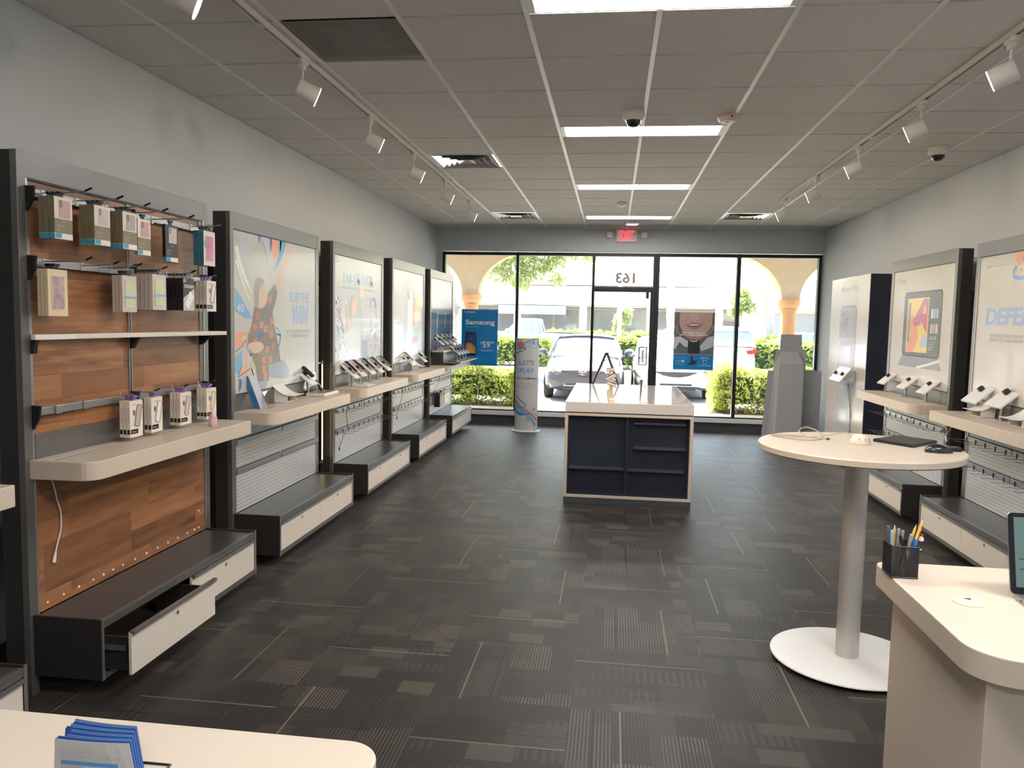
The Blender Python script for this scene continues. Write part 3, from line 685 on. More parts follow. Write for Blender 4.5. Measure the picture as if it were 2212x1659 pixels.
def art_dream(mb, P):
    rect(mb, P, 6.60, 8.0, 1.125, 2.185, I['paper'], .0004)
    fluid(mb, P, 6.62, 6.92, 1.15, 1.80, ('sky', 'blue', 'peach', 'dblue', 'white'), 42, 3, .016); fluid(mb, P, 7.62, 7.98, 1.15, 1.82, ('sky', 'blue', 'peach', 'dblue', 'white'), 46, 4, .016)
    shape(mb, P, [(6.70, 1.66), (6.86, 1.72), (6.92, 1.60), (6.80, 1.50)], I['peach'], .0007, 4); shape(mb, P, [(7.62, 1.64), (7.78, 1.74), (7.86, 1.62), (7.72, 1.52)], I['peach'], .0007, 4)
    # two people leaning together
    shape(mb, P, [(7.081, 1.806), (7.16, 1.79), (7.178, 1.73), (7.14, 1.60), (7.15, 1.45), (7.10, 1.30), (7.12, 1.13), (6.92, 1.13), (6.90, 1.30), (6.83, 1.42), (6.877, 1.58), (7.012, 1.66), (7.034, 1.758)], I['cream'], .0014, 3)
    shape(mb, P, [(7.05, 1.80), (7.12, 1.82), (7.17, 1.77), (7.15, 1.70), (7.08, 1.66), (7.03, 1.70)], I['peach'], .0016, 3); shape(mb, P, [(7.03, 1.80), (7.10, 1.83), (7.13, 1.79), (7.07, 1.76), (7.06, 1.62), (7.0, 1.60)], I['skin'], .0017, 3)
    shape(mb, P, [(7.325, 1.93), (7.40, 1.90), (7.46, 1.80), (7.57, 1.70), (7.585, 1.56), (7.53, 1.40), (7.56, 1.13), (7.33, 1.13), (7.34, 1.40), (7.36, 1.60), (7.277, 1.748)], I['lgrey'], .0014, 3)
    shape(mb, P, [(7.30, 1.93), (7.36, 1.95), (7.41, 1.90), (7.39, 1.83), (7.31, 1.82), (7.27, 1.87)], I['peach'], .0016, 3)
    shape(mb, P, [(7.35, 1.42), (7.52, 1.42), (7.54, 1.13), (7.45, 1.13), (7.43, 1.30), (7.41, 1.13), (7.34, 1.13)], I['denim'], .0017)
    shape(mb, P, [(6.92, 1.36), (7.11, 1.36), (7.12, 1.13), (7.04, 1.13), (7.02, 1.25), (6.99, 1.13), (6.92, 1.13)], I['sky'], .0017)
    text(mb, P, 'DREAM TEAM', 6.826, 7.685, 1.940, 2.05, I['sky'], .0019, .03, .12)
    text(mb, P, 'THE BEST PLANS. THE BEST PRICES.', 6.762, 7.25, 1.895, 1.912, I['lgrey'], .0019); text(mb, P, 'IN A DREAM NETWORK.', 7.415, 7.782, 1.893, 1.910, I['lgrey'], .0019)
    text(mb, P, 'AT&T', 6.63, 6.71, 2.112, 2.131, I['lgrey'], .0019)
def roundphone(mb, P, a0, a1, b0, b1, frame, scr, off=.001, r=.05):
    shape(mb, P, rrect(min(a0, a1), max(a0, a1), b0, b1, r), frame, off); i = .012
    shape(mb, P, rrect(min(a0, a1) + i, max(a0, a1) - i, b0 + i, b1 - i, r * .8), scr, off + .0002)
def art_pixel(mb, P):
    rect(mb, P, 8.44, 9.84, 1.125, 2.185, I['pale'], .0004)
    roundphone(mb, P, 9.03, 9.30, 1.32, 1.98, I['lgrey'], I['white']); shape(mb, P, rrect(9.05, 9.15, 1.86, 1.96, .02), I['grey'], .0016)
    roundphone(mb, P, 9.30, 9.60, 1.30, 2.01, I['lgrey'], I['pale'], .0014)
    for k, (c, p) in enumerate((('red', [(9.315, 1.56), (9.40, 1.60), (9.38, 1.75), (9.315, 1.72)]), ('yellow', [(9.40, 1.50), (9.58, 1.62), (9.58, 1.90), (9.42, 1.86)]), ('orange', [(9.33, 1.74), (9.44, 1.80), (9.40, 1.92), (9.33, 1.90)]), ('sky', [(9.36, 1.88), (9.50, 1.92), (9.44, 1.98), (9.36, 1.97)]), ('green', [(9.36, 1.44), (9.46, 1.50), (9.55, 1.44), (9.46, 1.38)]), ('magenta', [(9.33, 1.34), (9.57, 1.34), (9.57, 1.40), (9.33, 1.42)]))):
        shape(mb, P, p, I[c], .0017 + k * .0001, 3)
    stroke(mb, P, [(8.76, 1.735), (8.73, 1.762), (8.68, 1.77), (8.64, 1.735), (8.635, 1.70), (8.65, 1.665), (8.70, 1.65), (8.76, 1.665), (8.77, 1.70)], .018, I['rose'], .001, 5); stroke(mb, P, [(8.77, 1.705), (8.70, 1.705)], .016, I['sky'], .0012, 0)
    text(mb, P, 'Pixel 4', 8.58, 8.80, 1.565, 1.602, I['lgrey'], .001)
def art_dark(mb, P):
    rect(mb, P, 10.25, 11.65, 1.125, 2.185, I['grey'], .0004)
    rect(mb, P, 10.25, 11.65, 1.125, 1.72, ink('midnight', (.06, .10, .17)), .0006); roundphone(mb, P, 10.60, 11.55, 1.20, 2.15, I['lgrey'], ink('silver_blue', (.36, .42, .50)), .0009, .12)
    rect(mb, P, 10.63, 11.52, 1.24, 1.70, ink('navy_print', (.07, .13, .22)), .0013)
    for x, s_ in ((10.62, 1), (11.12, 1)):
        for k in range(3): stroke(mb, P, [(x + .06 * (k % 2), 1.745 - k * .085), (x + .04, 1.715 - k * .085), (x + .05 * (1 - k % 2), 1.675 - k * .085)], .028, I['white'], .0016, 4)
    text(mb, P, 'Galaxy', 10.33, 10.50, 2.11, 2.13, I['white'], .0012)
def art_tablet(mb, P):
    rect(mb, P, 6.80, 8.18, 1.125, 2.185, I['cream'], .0004)
    text(mb, P, 'iPad', 8.045, 7.850, 2.062, 2.112, I['grey'], .0010)
    shape(mb, P, [(7.85, 1.392), (7.03, 1.392), (6.94, 1.287), (7.95, 1.287)], I['grey'], .0008)
    roundphone(mb, P, 7.86, 7.00, 1.385, 1.975, I['black'], ink('slate', (.13, .14, .16)), .0010, .045)
    rect(mb, P, 7.775, 7.275, 1.425, 1.915, I['yellow'], .0014)
    shape(mb, P, [(7.776, 1.43), (7.60, 1.43), (7.52, 1.50), (7.49, 1.60), (7.56, 1.70), (7.64, 1.76), (7.72, 1.70), (7.68, 1.58)], I['orange'], .0016, 3)
    shape(mb, P, [(7.40, 1.905), (7.29, 1.905), (7.30, 1.60), (7.36, 1.64), (7.42, 1.70), (7.56, 1.66), (7.64, 1.70), (7.52, 1.80)], I['magenta'], .0017)
    shape(mb, P, [(7.36, 1.87), (7.33, 1.78), (7.40, 1.77)], I['yellow'], .0018); shape(mb, P, [(7.44, 1.52), (7.33, 1.60), (7.28, 1.56), (7.28, 1.48), (7.42, 1.47)], I['sky'], .0017)
    shape(mb, P, rrect(7.69, 7.75, 1.50, 1.88, .028), I['grey'], .0018); text(mb, P, 'JOTS PARTY', 7.60, 7.42, 1.66, 1.685, I['brown'], .0020)
    for k in range(3):
        for j in range(2):
            a = 7.22 - k * .055; rect(mb, P, a, a - .04, 1.60 + j * .13, 1.68 + j * .13, I[('cream', 'orange', 'rose', 'white', 'sky', 'lgrey')[k + 3 * j]], .0016)
    for k in range(3): rect(mb, P, 7.235 - k * .055, 7.20 - k * .055, 1.545, 1.575, I['green'], .0016)
    for k in range(4): rect(mb, P, 7.24, 7.10 + .02 * k, 1.52 - k * .022, 1.525 - k * .022, I['lgrey'], .0016)
    stroke(mb, P, [(7.49, 1.288), (7.24, 1.325), (6.98, 1.372)], .022, I['white'], .0014, 2)
def art_defense(mb, P):
    rect(mb, P, 4.97, 6.36, 1.125, 2.185, I['cream'], .0004)
    text(mb, P, 'DEFENSE', 6.215, 5.30, 1.675, 1.802, I['text'], .0011, .035, .16)
    text(mb, P, 'ADD DEVICE PROTECTION AND', 6.125, 5.655, 1.588, 1.612, I['grey'], .0011); text(mb, P, 'SUPPORT TO YOUR GAMEPLAN.', 6.13, 5.65, 1.556, 1.580, I['grey'], .0011)
    rect(mb, P, 6.14, 5.60, 1.538, 1.540, I['lgrey'], .0011)
    text(mb, P, 'AT&T', 6.245, 6.18, 2.092, 2.112, I['grey'], .0011); text(mb, P, 'PROTECT ADVANTAGE', 6.172, 5.885, 2.095, 2.113, I['sky'], .0011)
    shape(mb, P, ell(5.77, 2.135, .055, .05), I['orange'], .0010); stroke(mb, P, [(5.81, 2.08), (5.845, 2.05), (5.84, 2.015), (5.78, 2.0), (5.70, 2.005), (5.66, 2.04), (5.70, 2.09), (5.72, 2.13), (5.70, 2.18)], .026, I['blue'], .0012)
    shape(mb, P, ell(5.75, 2.05, .02, .018), I['orange'], .0012)
    for k in range(7):
        a = k * .9; stroke(mb, P, [(5.56 + .03 * math.cos(a), 1.46 + .03 * math.sin(a)), (5.56 + .10 * math.cos(a + .2), 1.46 + .10 * math.sin(a + .2))], .022, I[('rose', 'sky', 'magenta')[k % 3]], .0011, 3, True)
    fluid(mb, P, 5.0, 5.6, 1.15, 1.6, ('sky', 'blue', 'peach', 'rose', 'white', 'magenta'), 40, 9, .016)

LU = [unit('L', 1.07, 'wood-backed display unit cut off by the left edge of the photo', lower='wood', upper='wood', hooks=False),
      unit('L', 2.93, 'wood-backed display unit full of hanging phone case boxes, its drawer open', lower='wood', upper='wood', hooks=False, openD=True),
      unit('L', 4.71, 'display unit with the FOR THE WIN poster on the left wall', art_win, hooks=False),
      unit('L', 6.545, 'display unit with the DREAM TEAM poster and five demo phones', art_dream),
      unit('L', 8.38, 'display unit with the Pixel 4 poster on the left wall', art_pixel),
      unit('L', 10.185, 'display unit with the dark blue phone poster beside the window', art_dark)]
RU = [unit('R', 6.735, 'display unit with the iPad poster on the right wall', art_tablet),
      unit('R', 4.91, 'display unit with the DEFENSE poster at the right edge', art_defense)]

# ---- fittings of the wood-backed unit (and its half-hidden neighbour)
for uu in LU[:2]:
    t = uu.t; y0 = uu.y0; ys3 = (y0 + .05, y0 + .735, y0 + 1.42)
    for y in ys3:
        s_ = uu.part('slotted_standard', t, PX - .008, PX - .001, y - .012, y + .012, 1.125, 2.175, M['steel'], .001)
        uu.part('slot_line', s_, PX - .001, PX + .0003, y - .0035, y + .0035, 1.13, 2.17, M['black'], 0)
    for z in (2.125, 1.842, 1.218):
        for p, q in ((ys3[0] + .012, ys3[1] - .004), (ys3[1] + .004, ys3[2] - .012)):
            uu.part('crossbar', t, PX + .012, PX + .026, p, q, z - .016, z + .016, M['steel'], .001)
        for y in (ys3[0], ys3[1], ys3[2]):
            MB(M['blackm']).prism([(PX - .001, z + .028), (PX + .040, z + .026), (PX + .032, z - .03), (PX + .006, z - .075), (PX - .001, z - .075)], 'y', y - .006, y + .006).build('crossbar_bracket', t, bevel=.001)
t1 = LU[1].t
sh = thing('wall_shelf', 'thin white shelf across the middle of the wood-backed display unit', 'shelf', (.42, 3.65, 1.53))
MB(M['white']).prism([(PX + .006, 2.975), (.392, 2.975), (.497, 4.40), (PX + .006, 4.40)], 'z', 1.520, 1.542).build('shelf_board', sh, bevel=.001)
for p_, q_ in ((.16, .58), (.585, .995)):
    f1 = lambda v, e: (.392 + .105 * v + e, 2.975 + 1.425 * v)
    MB(M['lam2']).prism([f1(p_, .0005), f1(p_, .0018), f1(q_, .0018), f1(q_, .0005)], 'z', 1.5215, 1.5405).build('price_rail', sh)
for y, w_ in ((2.985, .030), (3.665, .055), (4.33, .085)): MB(M['blackm']).prism([(PX + .003, 1.519), (PX + w_, 1.519), (PX + w_ * .75, 1.505), (PX + .016, 1.462), (PX + .003, 1.462)], 'y', y - .012, y + .012).build('shelf_bracket', sh, bevel=.001)
# white cable and thumb tacks on the wood panel
t = thing('charging_cable', 'white charging cable hanging from under the ledge over the wood panel', 'cable', (.372, 3.1, .8))
MB(M['white']).tube(smoothpts([(.375, 3.06, .934), (.374, 3.085, .87), (.372, 3.10, .82), (.369, 3.126, .752), (.369, 3.124, .681), (.369, 3.10, .62), (.372, 3.083, .585)], 5, False), .0032, 8).build('cord', t)
MB(M['white']).tube([(.372, 3.083, .585), (.373, 3.075, .562), (.374, 3.068, .545)], [.005, .007, .0085], 8).build('plug', t)
tk = [3.042, 3.143, 3.244, 3.345, 3.421, 3.494, 3.573, 3.674, 3.774, 3.875, 3.975, 4.075, 4.175, 4.252, 4.301]
for y in tk: MB(M['white']).lathe([(.006, 0), (.007, .002), (.004, .006), (0, .007)], (PX - .0072, y, .374), 8, axis='x').build('wall_tack', t1)
MB(M['white']).lathe([(.006, 0), (.007, .002), (.004, .006), (0, .007)], (PX - .0072, 4.301, .474), 8, axis='x').build('wall_tack', t1)
for k in range(4):
    for yy in (3.01, 3.66): MB(M['black']).lathe([(.003, 0), (0, .001)], (PX - .0075, yy, .56 + k * .035), 6, axis='x').build('screw_hole', t1)

# ---- boxed phone cases hanging from hooks
def case_box(name, label, w, h, dp, c_body, c_band, c_case, c_foot, style):
    """local frame: front face at x=0 looking +X, centred on y, top at z=0"""
    r = thing(name, label, 'box')
    mb = MB(c_body); mb.box(-dp, 0, -w / 2, w / 2, -h, 0)
    P = planeX(0, 1)
    if c_band: rect(mb, P, -w / 2, w / 2, -h * .86 if c_foot else -h, -h * .52, c_band, .0003)
    if c_foot:
        rect(mb, P, -w / 2 + .004, -w * .12, -h * .98, -h * .865, c_foot, .0004); rect(mb, P, -w * .12, w / 2 - .004, -h * .98, -h * .865, M['white'], .0004)
        Q = lambda a, b, o_=0: (a, -w / 2 - .0003 - o_, b)
        shape(mb, Q, [(-dp, -h * .86), (0, -h * .86), (0, -h * .5), (-dp, -h * .5)], c_band, 0); shape(mb, Q, [(-dp, -h * .86), (0, -h * .86), (0, 0), (-dp, 0)], c_band, .0001); shape(mb, Q, [(-dp, -h), (0, -h), (0, -h * .87), (-dp, -h * .87)], c_foot, 0)
    if style == 'plain' and c_body is teal: rect(mb, P, -w / 2, w / 2, -h, 0, M['lam2'], .0003); shape(mb, P, [(-w / 2, -h * .38), (-w * .2, -h * .12), (-w * .05, -h * .2), (-w * .3, -h * .55)], mat('sky_print', (.12, .45, .62), .4), .0004)
    if style == 'speck':
        text(mb, P, 'tech', -.012, .012, -h * .58, -h * .55, I['cream'], .0006); 
        for k, s_ in enumerate(('DESIGNED', 'FOR', 'IMPACT')): text(mb, P, s_, -w / 2 + .012, -w / 2 + .012 + .006 * len(s_), -h * .70 - k * .010, -h * .70 + .006 - k * .010, I['cream'], .0006)
    if style == 'gear':
        text(mb, P, 'zagg', -w / 2 + .012, -w / 2 + .045, -h * .13, -h * .09, I['grey'], .0006); rect(mb, P, -w / 2 + .004, w * .12, -h * .91, -h * .78, I['black'], .0005)
        text(mb, P, 'Gear', -w / 2 + .012, 0, -h * .87, -h * .82, I['lgrey'], .0007); shape(mb, P, [(-w * .28, -h * .26), (-w * .10, -h * .26), (-w * .10, -h * .36), (-w * .19, -h * .44), (-w * .28, -h * .36)], I['brown'], .0006)
        Q = lambda a, b, o_=0: (a, -w / 2 - .0003 - o_, b); rect(mb, Q, -dp * .9, -dp * .1, -h * .91, -h * .78, I['black'], 0); rect(mb, Q, -dp * .65, -dp * .3, -h * .6, -h * .2, I['lgrey'], 0)
    if style == 'tough':
        shape(mb, P, [(-w / 2, -.004), (-w / 2 + .03, -.004), (-w / 2 + .026, -.022), (-w / 2, -.022)], I['red'], .0006); text(mb, P, 'TOUGH', -w / 2 + .006, w / 2 - .008, -h * .30, -h * .20, I['white'], .0006, .03, .3)
        shape(mb, P, [(-w / 2, -h), (w / 2, -h), (w / 2, -h * .30), (-w / 2, -h * .62)], I['lgrey'], .0004)
    mb.build('carton', r, bevel=.0006, seg=1)
    if c_case:
        cw, ch, cy, cz = w * .62, h * (.42 if c_band else .72), .006 if c_band else 0, (-h * .28 if c_band else -h * .5)
        if style == 'gear':
            g = MB(c_case); g.xf = Matrix.Translation((0, .012, -h * .42)) @ Matrix.Rotation(math.radians(-14), 4, 'X')
            g.prism(rrect(-.019, .019, -h * .30, h * .30, .008), 'x', .0004, .0022); g.cur = I['black']; g.tube([(.0024, a, b) for a, b in rrect(-.019, .019, -h * .30, h * .30, .008)], .0012, 5, closed=True); g.build('case_picture', r)
        elif style == 'tough':
            g = MB(M['white']); g.xf = Matrix.Translation((0, .0, -h * .68)) @ Matrix.Rotation(math.radians(-38), 4, 'X'); g.prism(rrect(-.024, .024, -.045, .045, .008), 'x', .0006, .003); g.build('case_picture', r)
        else:
            g = MB(c_case).prism(rrect(cy - cw / 2, cy + cw / 2, cz - ch / 2, cz + ch / 2, .005), 'x', .0004, .0016); g.build('phone_case', r)
            if c_band: MB(I['black']).tube([(.002, cy - cw * .42 + a, cz + ch * .28 + b) for a, b in ell(.006, 0, .006, .013, 14)], .0013, 5, closed=True).build('lens_cutout', r)
            else:
                MB(M['white']).tube([(.0022, a, b) for a, b in rrect(cy - cw / 2, cy + cw / 2, cz - ch / 2, cz + ch / 2, .006)], .0014, 5, closed=True).build('window_frame', r)
                if style == 'lumee': rect_ = MB(I['text']); rect(rect_, P, -w * .42, w * .45, -h * .62, -h * .56, I['text'], .004); rect_.build('lilac_band', r)
    tb = MB(I['black'] if style != 'gear' else mat('ink_purple', (.20, .12, .34), .3)).box(-dp * .6, -dp * .6 + .0015, -.016, .016, -.004, .020).box(-dp * .6 - .004, -dp * .6 + .008, -.017, .017, .014, .024); tb.build('hang_tab', r)
    return r
olive = mat('olive_card', (.21, .175, .10), .4); teal = mat('teal_card', (.03, .16, .24), .4); beige = mat('beige_card', (.58, .50, .46), .45); ivory = mat('ivory_card', (.76, .68, .60), .45)
creamc = mat('cream_card', (.74, .61, .40), .4); blackc = mat('black_card', (.015, .014, .018), .35); blush = mat('blush_case', (.58, .38, .38), .25, coat=.3); clearc = mat('clear_case', (.62, .56, .56), .12, coat=.5)
smoke = mat('grey_case', (.50, .46, .45), .12, coat=.5); blue_t = mat('cyan_foot', (.05, .33, .52), .4); marble = mat('marble_case', (.50, .36, .38), .15, coat=.4, vary=.55, scale=22); lime = mat('lime_case', (.56, .66, .40), .12, coat=.5, vary=.2); ombre = mat('pink_case', (.66, .22, .42), .2, coat=.4, vary=.5, scale=14)
place = ('front one', 'second back', 'third back', 'fourth back', 'fifth back', 'sixth back')
# key: (front x, near y, width, top z, height, pitch, count, colours..., style, description, hook words)
BX = [(.485, 2.985, .108, 2.112, .172, .026, 3, olive, olive, blush, blue_t, 'speck', 'olive phone case box with blush case', 'top row first hook', 'white_top'),
      (.51, 3.20, .108, 2.108, .172, .026, 3, olive, olive, clearc, blue_t, 'speck', 'olive phone case box with clear case', 'top row second hook', 0),
      (.51, 3.40, .108, 2.108, .172, .026, 3, olive, olive, smoke, blue_t, 'speck', 'olive phone case box with grey case', 'top row third hook', 0),
      (.50, 3.530, .105, 2.092, .172, .02, 1, olive, olive, blush, blue_t, 'speck', 'single olive box with pink case', 'top row fourth hook', 0),
      (.50, 3.765, .118, 2.093, .190, .02, 1, blackc, blackc, clearc, blue_t, 'speck', 'single black phone case box with clear case', 'top row fifth hook', 0),
      (.50, 4.140, .125, 2.104, .192, .022, 3, teal, None, ombre, None, 'plain', 'teal-sided phone case box with pink and blue case', 'top row last hook', 0),
      (.455, 2.975, .118, 1.815, .195, .018, 3, creamc, None, marble, None, 'plain', 'tall cream box with marbled case', 'second row first hook', 0),
      (.485, 3.425, .112, 1.815, .172, .019, 3, beige, None, lime, None, 'lumee', 'beige case box with lilac band', 'second row left stack', 0),
      (.525, 3.605, .118, 1.832, .175, .024, 6, beige, None, lime, None, 'lumee', 'beige case box with lime case', 'second row long centre stack', 0),
      (.52, 3.890, .108, 1.828, .170, .024, 5, blackc, None, M['white'], None, 'tough', 'black TOUGH case box', 'second row black stack', 0),
      (.51, 4.150, .105, 1.828, .172, .024, 3, ivory, None, clearc, None, 'gear', 'small ivory case box', 'second row last stack', 0),
      (.475, 3.480, .103, 1.215, .178, .020, 3, ivory, None, smoke, None, 'gear', 'ivory case box with grey case picture', 'first stack above the ledge', 0),
      (.475, 3.657, .098, 1.215, .178, .022, 2, ivory, None, M['white'], None, 'gear', 'ivory case box with black-rimmed picture', 'second stack above the ledge', 0),
      (.475, 3.925, .110, 1.215, .176, .022, 3, ivory, None, clearc, None, 'gear', 'ivory case box with clear case picture', 'third stack above the ledge', 0),
      (.475, 4.200, .110, 1.215, .176, .022, 3, ivory, None, creamc, None, 'gear', 'ivory case box with pale case picture', 'stack behind the pink bottle', 0)]
for (fx, ny, w, zt, h, pit, n, cb_, band, cs, foot, sty, desc, hk, _) in BX:
    body = M['lam2'] if (band is olive) else cb_
    b0 = case_box('phone_case_box', '', w, h, min(pit * .86, .022), body, band, cs, foot, sty)
    g = 'phone case boxes on the wood-backed unit'
    for k in range(n):
        lab = '%s, %s' % (desc, hk) if n == 1 else '%s, %s, %s' % (desc, place[k], hk)
        loc = (fx - k * pit, ny + w / 2 + .002 * k, zt)
        if k == 0: b0.location = loc; b0['label'] = lab; b0['group'] = g; WL[b0.name] = Vector(loc)
        else: dup(b0, loc, 0, lab, g)
# straight peg hooks that carry them
def peghook(par, y, z, ln, d0=PX + .026):
    mb = MB(M['steel']); mb.box(d0, d0 + .004, y - .009, y + .009, z - .018, z + .018); mb.tube([(d0 + .004, y, z + .006), (d0 + ln * .6, y, z + .007), (d0 + ln - .02, y, z + .014), (d0 + ln, y, z + .022)], .003, 6, M['steel'])
    mb.cyl((d0 + ln - .015, y, z + .015), (d0 + ln + .014, y, z + .027), .005, .0045, 8, M['blackm']); mb.build('hook', par)
for y, z, ln in ((3.04, 2.125, .21), (3.25, 2.125, .21), (3.455, 2.125, .21), (3.585, 2.118, .22), (3.825, 2.118, .22), (4.20, 2.125, .20), (3.035, 1.842, .21), (3.275, 1.842, .17), (3.40, 1.842, .2), (3.48, 1.842, .12), (3.665, 1.846, .165), (3.945, 1.845, .16), (4.20, 1.845, .17), (3.53, 1.232, .09), (3.706, 1.232, .09), (3.98, 1.232, .09), (4.255, 1.232, .09)):
    peghook(t1, y, z, ln)
for y in (3.10, 3.28): MB(M['steel']).box(PX + .026, PX + .034, y - .02, y + .02, 1.20, 1.236).build('bar_clip', t1, bevel=.002)
# pink sanitiser bottle
t = thing('spray_bottle', 'small pink liquid bottle with clear spray nozzle on the ledge', 'bottle', (.565, 4.10, 1.015))
x, y, z = .565, 4.10, 1.0152
MB(mat('pink_liquid', (.72, .36, .38), .15, coat=.5)).lathe([(.0, 0), (.020, 0), (.022, .004), (.022, .052), (.020, .06), (.010, .07), (.009, .076)], (x, y, z), 20).build('bottle_body', t)
MB(mat('label_print', (.66, .48, .47), .5)).lathe([(.0224, .014), (.0224, .048)], (x, y, z), 20).build('bottle_label', t)
MB(mat('clear_plastic', (.75, .72, .70), .12)).lathe([(.011, .074), (.011, .086), (.006, .09), (.005, .104), (.008, .106), (.007, .115), (0, .116)], (x, y, z), 14).cyl((x, y, z + .11), (x - .002, y - .022, z + .108), .003).build('spray_nozzle', t)

# ---- demo phone stands (local frame faces +X, base at the origin)
def stand_proto(name, label, sc, width, phone_):
    r = thing(name, label, 'phone stand')
    d = Vector((.754, 0, -.657)); n = Vector((.657, 0, .754)); c = Vector((-.028, 0, .142))
    MB(M['chrome']).lathe([(0, 0), (.024, 0), (.024, .006), (.012, .010), (0, .010)], (0, 0, .0005), 20).build('stand_base', r)
    MB(M['chrome']).cyl((0, 0, .009), (-.012, 0, .120), .0085, n=14).build('pole', r)
    rot = Matrix(((d.x, 0, n.x, c.x), (0, 1, 0, 0), (d.z, 0, n.z, c.z), (0, 0, 0, 1)))   # local x along slope, z outward
    mb = MB(M['white_gloss']); mb.xf = rot; mb.prism(rrect(-.104, .104, -width / 2, width / 2, .010), 'z', -.006, .006); p = mb.build('card_plate', r, bevel=.002)
    mb = MB(M['white']); mb.xf = rot; mb.prism(rrect(-.09, .095, -width / 2 + .008, width / 2 - .008, .004), 'z', .0062, .0072); mb.build('price_card', r)
    mb = MB(M['black']); mb.xf = rot; mb.cyl((-.055, 0, -.034), (-.055, 0, -.007), .026, .024, 22); mb.build('cable_reel', r, bevel=.002)
    mb = MB(M['black']); mb.xf = rot; mb.prism(rrect(-.024, .010, -.016, .016, .008), 'z', .0073, .030); mb.build('security_puck', r, bevel=.002)
    return r
def phone_proto(label, thk=.009, L_=.15, Wd=.072, body=None):
    r = thing('demo_phone', label, 'phone'); d = Vector((.754, 0, -.657)); n = Vector((.657, 0, .754)); c = Vector((-.028, 0, .142)) + n * .0305
    rot = Matrix(((d.x, 0, n.x, c.x - d.x * .01), (0, 1, 0, 0), (d.z, 0, n.z, c.z - d.z * .01), (0, 0, 0, 1)))
    mb = MB(body or M['steel']); mb.xf = rot; mb.prism(rrect(-L_ / 2, L_ / 2, -Wd / 2, Wd / 2, .011), 'z', 0, thk); mb.build('phone_body', r, bevel=.002)
    mb = MB(M['screen']); mb.xf = rot; mb.prism(rrect(-L_ / 2 + .004, L_ / 2 - .004, -Wd / 2 + .003, Wd / 2 - .003, .009), 'z', thk, thk + .0006); mb.build('screen', r)
    return r
ZL = 1.0175
sp = stand_proto('phone_stand', '', 1, .125, True); used = [False]
def stands(lst, side, zb, sc, phones, who, first=[None]):
    for k, (x, y, z, lab, ph) in enumerate(lst):
        rz = 0 if side == 'L' else PI
        if not used[0]: sp.location = (x, y, z); sp.rotation_euler = (0, 0, rz); used[0] = True; s_ = sp; sp['label'] = lab; sp['group'] = who; WL[sp.name] = Vector((x, y, z)); sp.scale = (sc,) * 3
        else: s_ = dup(sp, (x, y, z), rz, lab, who, scale=sc)
        if ph:
            p = phones.get(ph)
            dup(p, (x, y, z), rz, ph[1] + ', ' + lab.split(', ')[-1], 'demo phones', scale=sc)
pr1 = phone_proto('', body=mat('rose_phone', (.45, .20, .22), .25, coat=.4, vary=.5, scale=40)); pr2 = phone_proto('', body=M['steel']); pr3 = phone_proto('', .014, .13, .05, M['black'])
ph = {('r', 'slim demo phone with rosy edge'): pr1, ('s', 'slim silver demo phone'): pr2, ('b', 'small black handset'): pr3}
kr, ks, kb_ = list(ph)
o5 = ('nearest of five', 'second of five', 'middle of five', 'fourth of five', 'farthest of five')
stands([(.455, 6.80, ZL, 'white phone stand on the ledge, %s under DREAM TEAM' % o5[0], kr), (.44, 7.06, ZL, 'white phone stand on the ledge, %s under DREAM TEAM' % o5[1], kr), (.44, 7.35, ZL, 'white phone stand on the ledge, %s under DREAM TEAM' % o5[2], ks),
        (.44, 7.62, ZL, 'white phone stand on the ledge, %s under DREAM TEAM' % o5[3], ks), (.43, 7.93, ZL, 'white phone stand on the ledge, %s under DREAM TEAM' % o5[4], ks)], 'L', 0, 1.0, ph, 'phone stands under the DREAM TEAM poster')
stands([(.435, 8.90, ZL, 'white phone stand, near end of the Pixel ledge', ks), (.40, 9.66, ZL, 'white phone stand, far end of the Pixel ledge', ks)], 'L', 0, 1.0, ph, 'phone stands under the Pixel 4 poster')
stands([(.40, 5.90, ZL, 'white stand with small black handset, under FOR THE WIN', kb_)], 'L', 0, 1.1, ph, 'phone stands under the FOR THE WIN poster')
stands([(.43 + .002 * k, y, 1.2085, 'white phone stand, %s on the upper riser tier' % w_, ks) for k, (y, w_) in enumerate(((10.55, 'first'), (10.86, 'second'), (11.13, 'third'), (11.42, 'fourth')))], 'L', 0, .95, ph, 'phone stands on the upper riser tier')
stands([(.61, y, 1.0645, 'white phone stand, %s on the lower riser tier' % w_, ks) for y, w_ in ((10.82, 'first'), (11.03, 'second'), (11.25, 'third'), (11.47, 'fourth'))], 'L', 0, .95, ph, 'phone stands on the lower riser tier')
for q in (pr1, pr2, pr3):
    for c in list(q.children): bpy.data.objects.remove(c)
    bpy.data.objects.remove(q)
sw = stand_proto('phone_stand', '', 1, .19, False); sw.location = (5.44, 8.06, ZL); sw.rotation_euler = (0, 0, PI); WL[sw.name] = Vector(sw.location)
sw['label'] = 'wide white phone stand on the iPad ledge, farthest of three'; sw['group'] = 'phone stands under the iPad poster'
dup(sw, (5.437, 7.52, ZL), PI, 'wide white phone stand on the iPad ledge, middle of three', sw['group']); dup(sw, (5.427, 7.02, ZL), PI, 'wide white phone stand on the iPad ledge, nearest of three', sw['group'])
dup(sw, (5.44, 6.12, ZL), PI, 'large cream tablet stand on the DEFENSE ledge, behind the first brochure holder', 'tablet stands under the DEFENSE poster', scale=1.2)
dup(sw, (5.455, 5.78, ZL), PI, 'large cream tablet stand on the DEFENSE ledge, between the two brochure holders', 'tablet stands under the DEFENSE poster', scale=1.25)
dup(sw, (5.445, 5.18, ZL), PI, 'large cream tablet stand on the DEFENSE ledge, cut by the photo edge', 'tablet stands under the DEFENSE poster', scale=1.25)
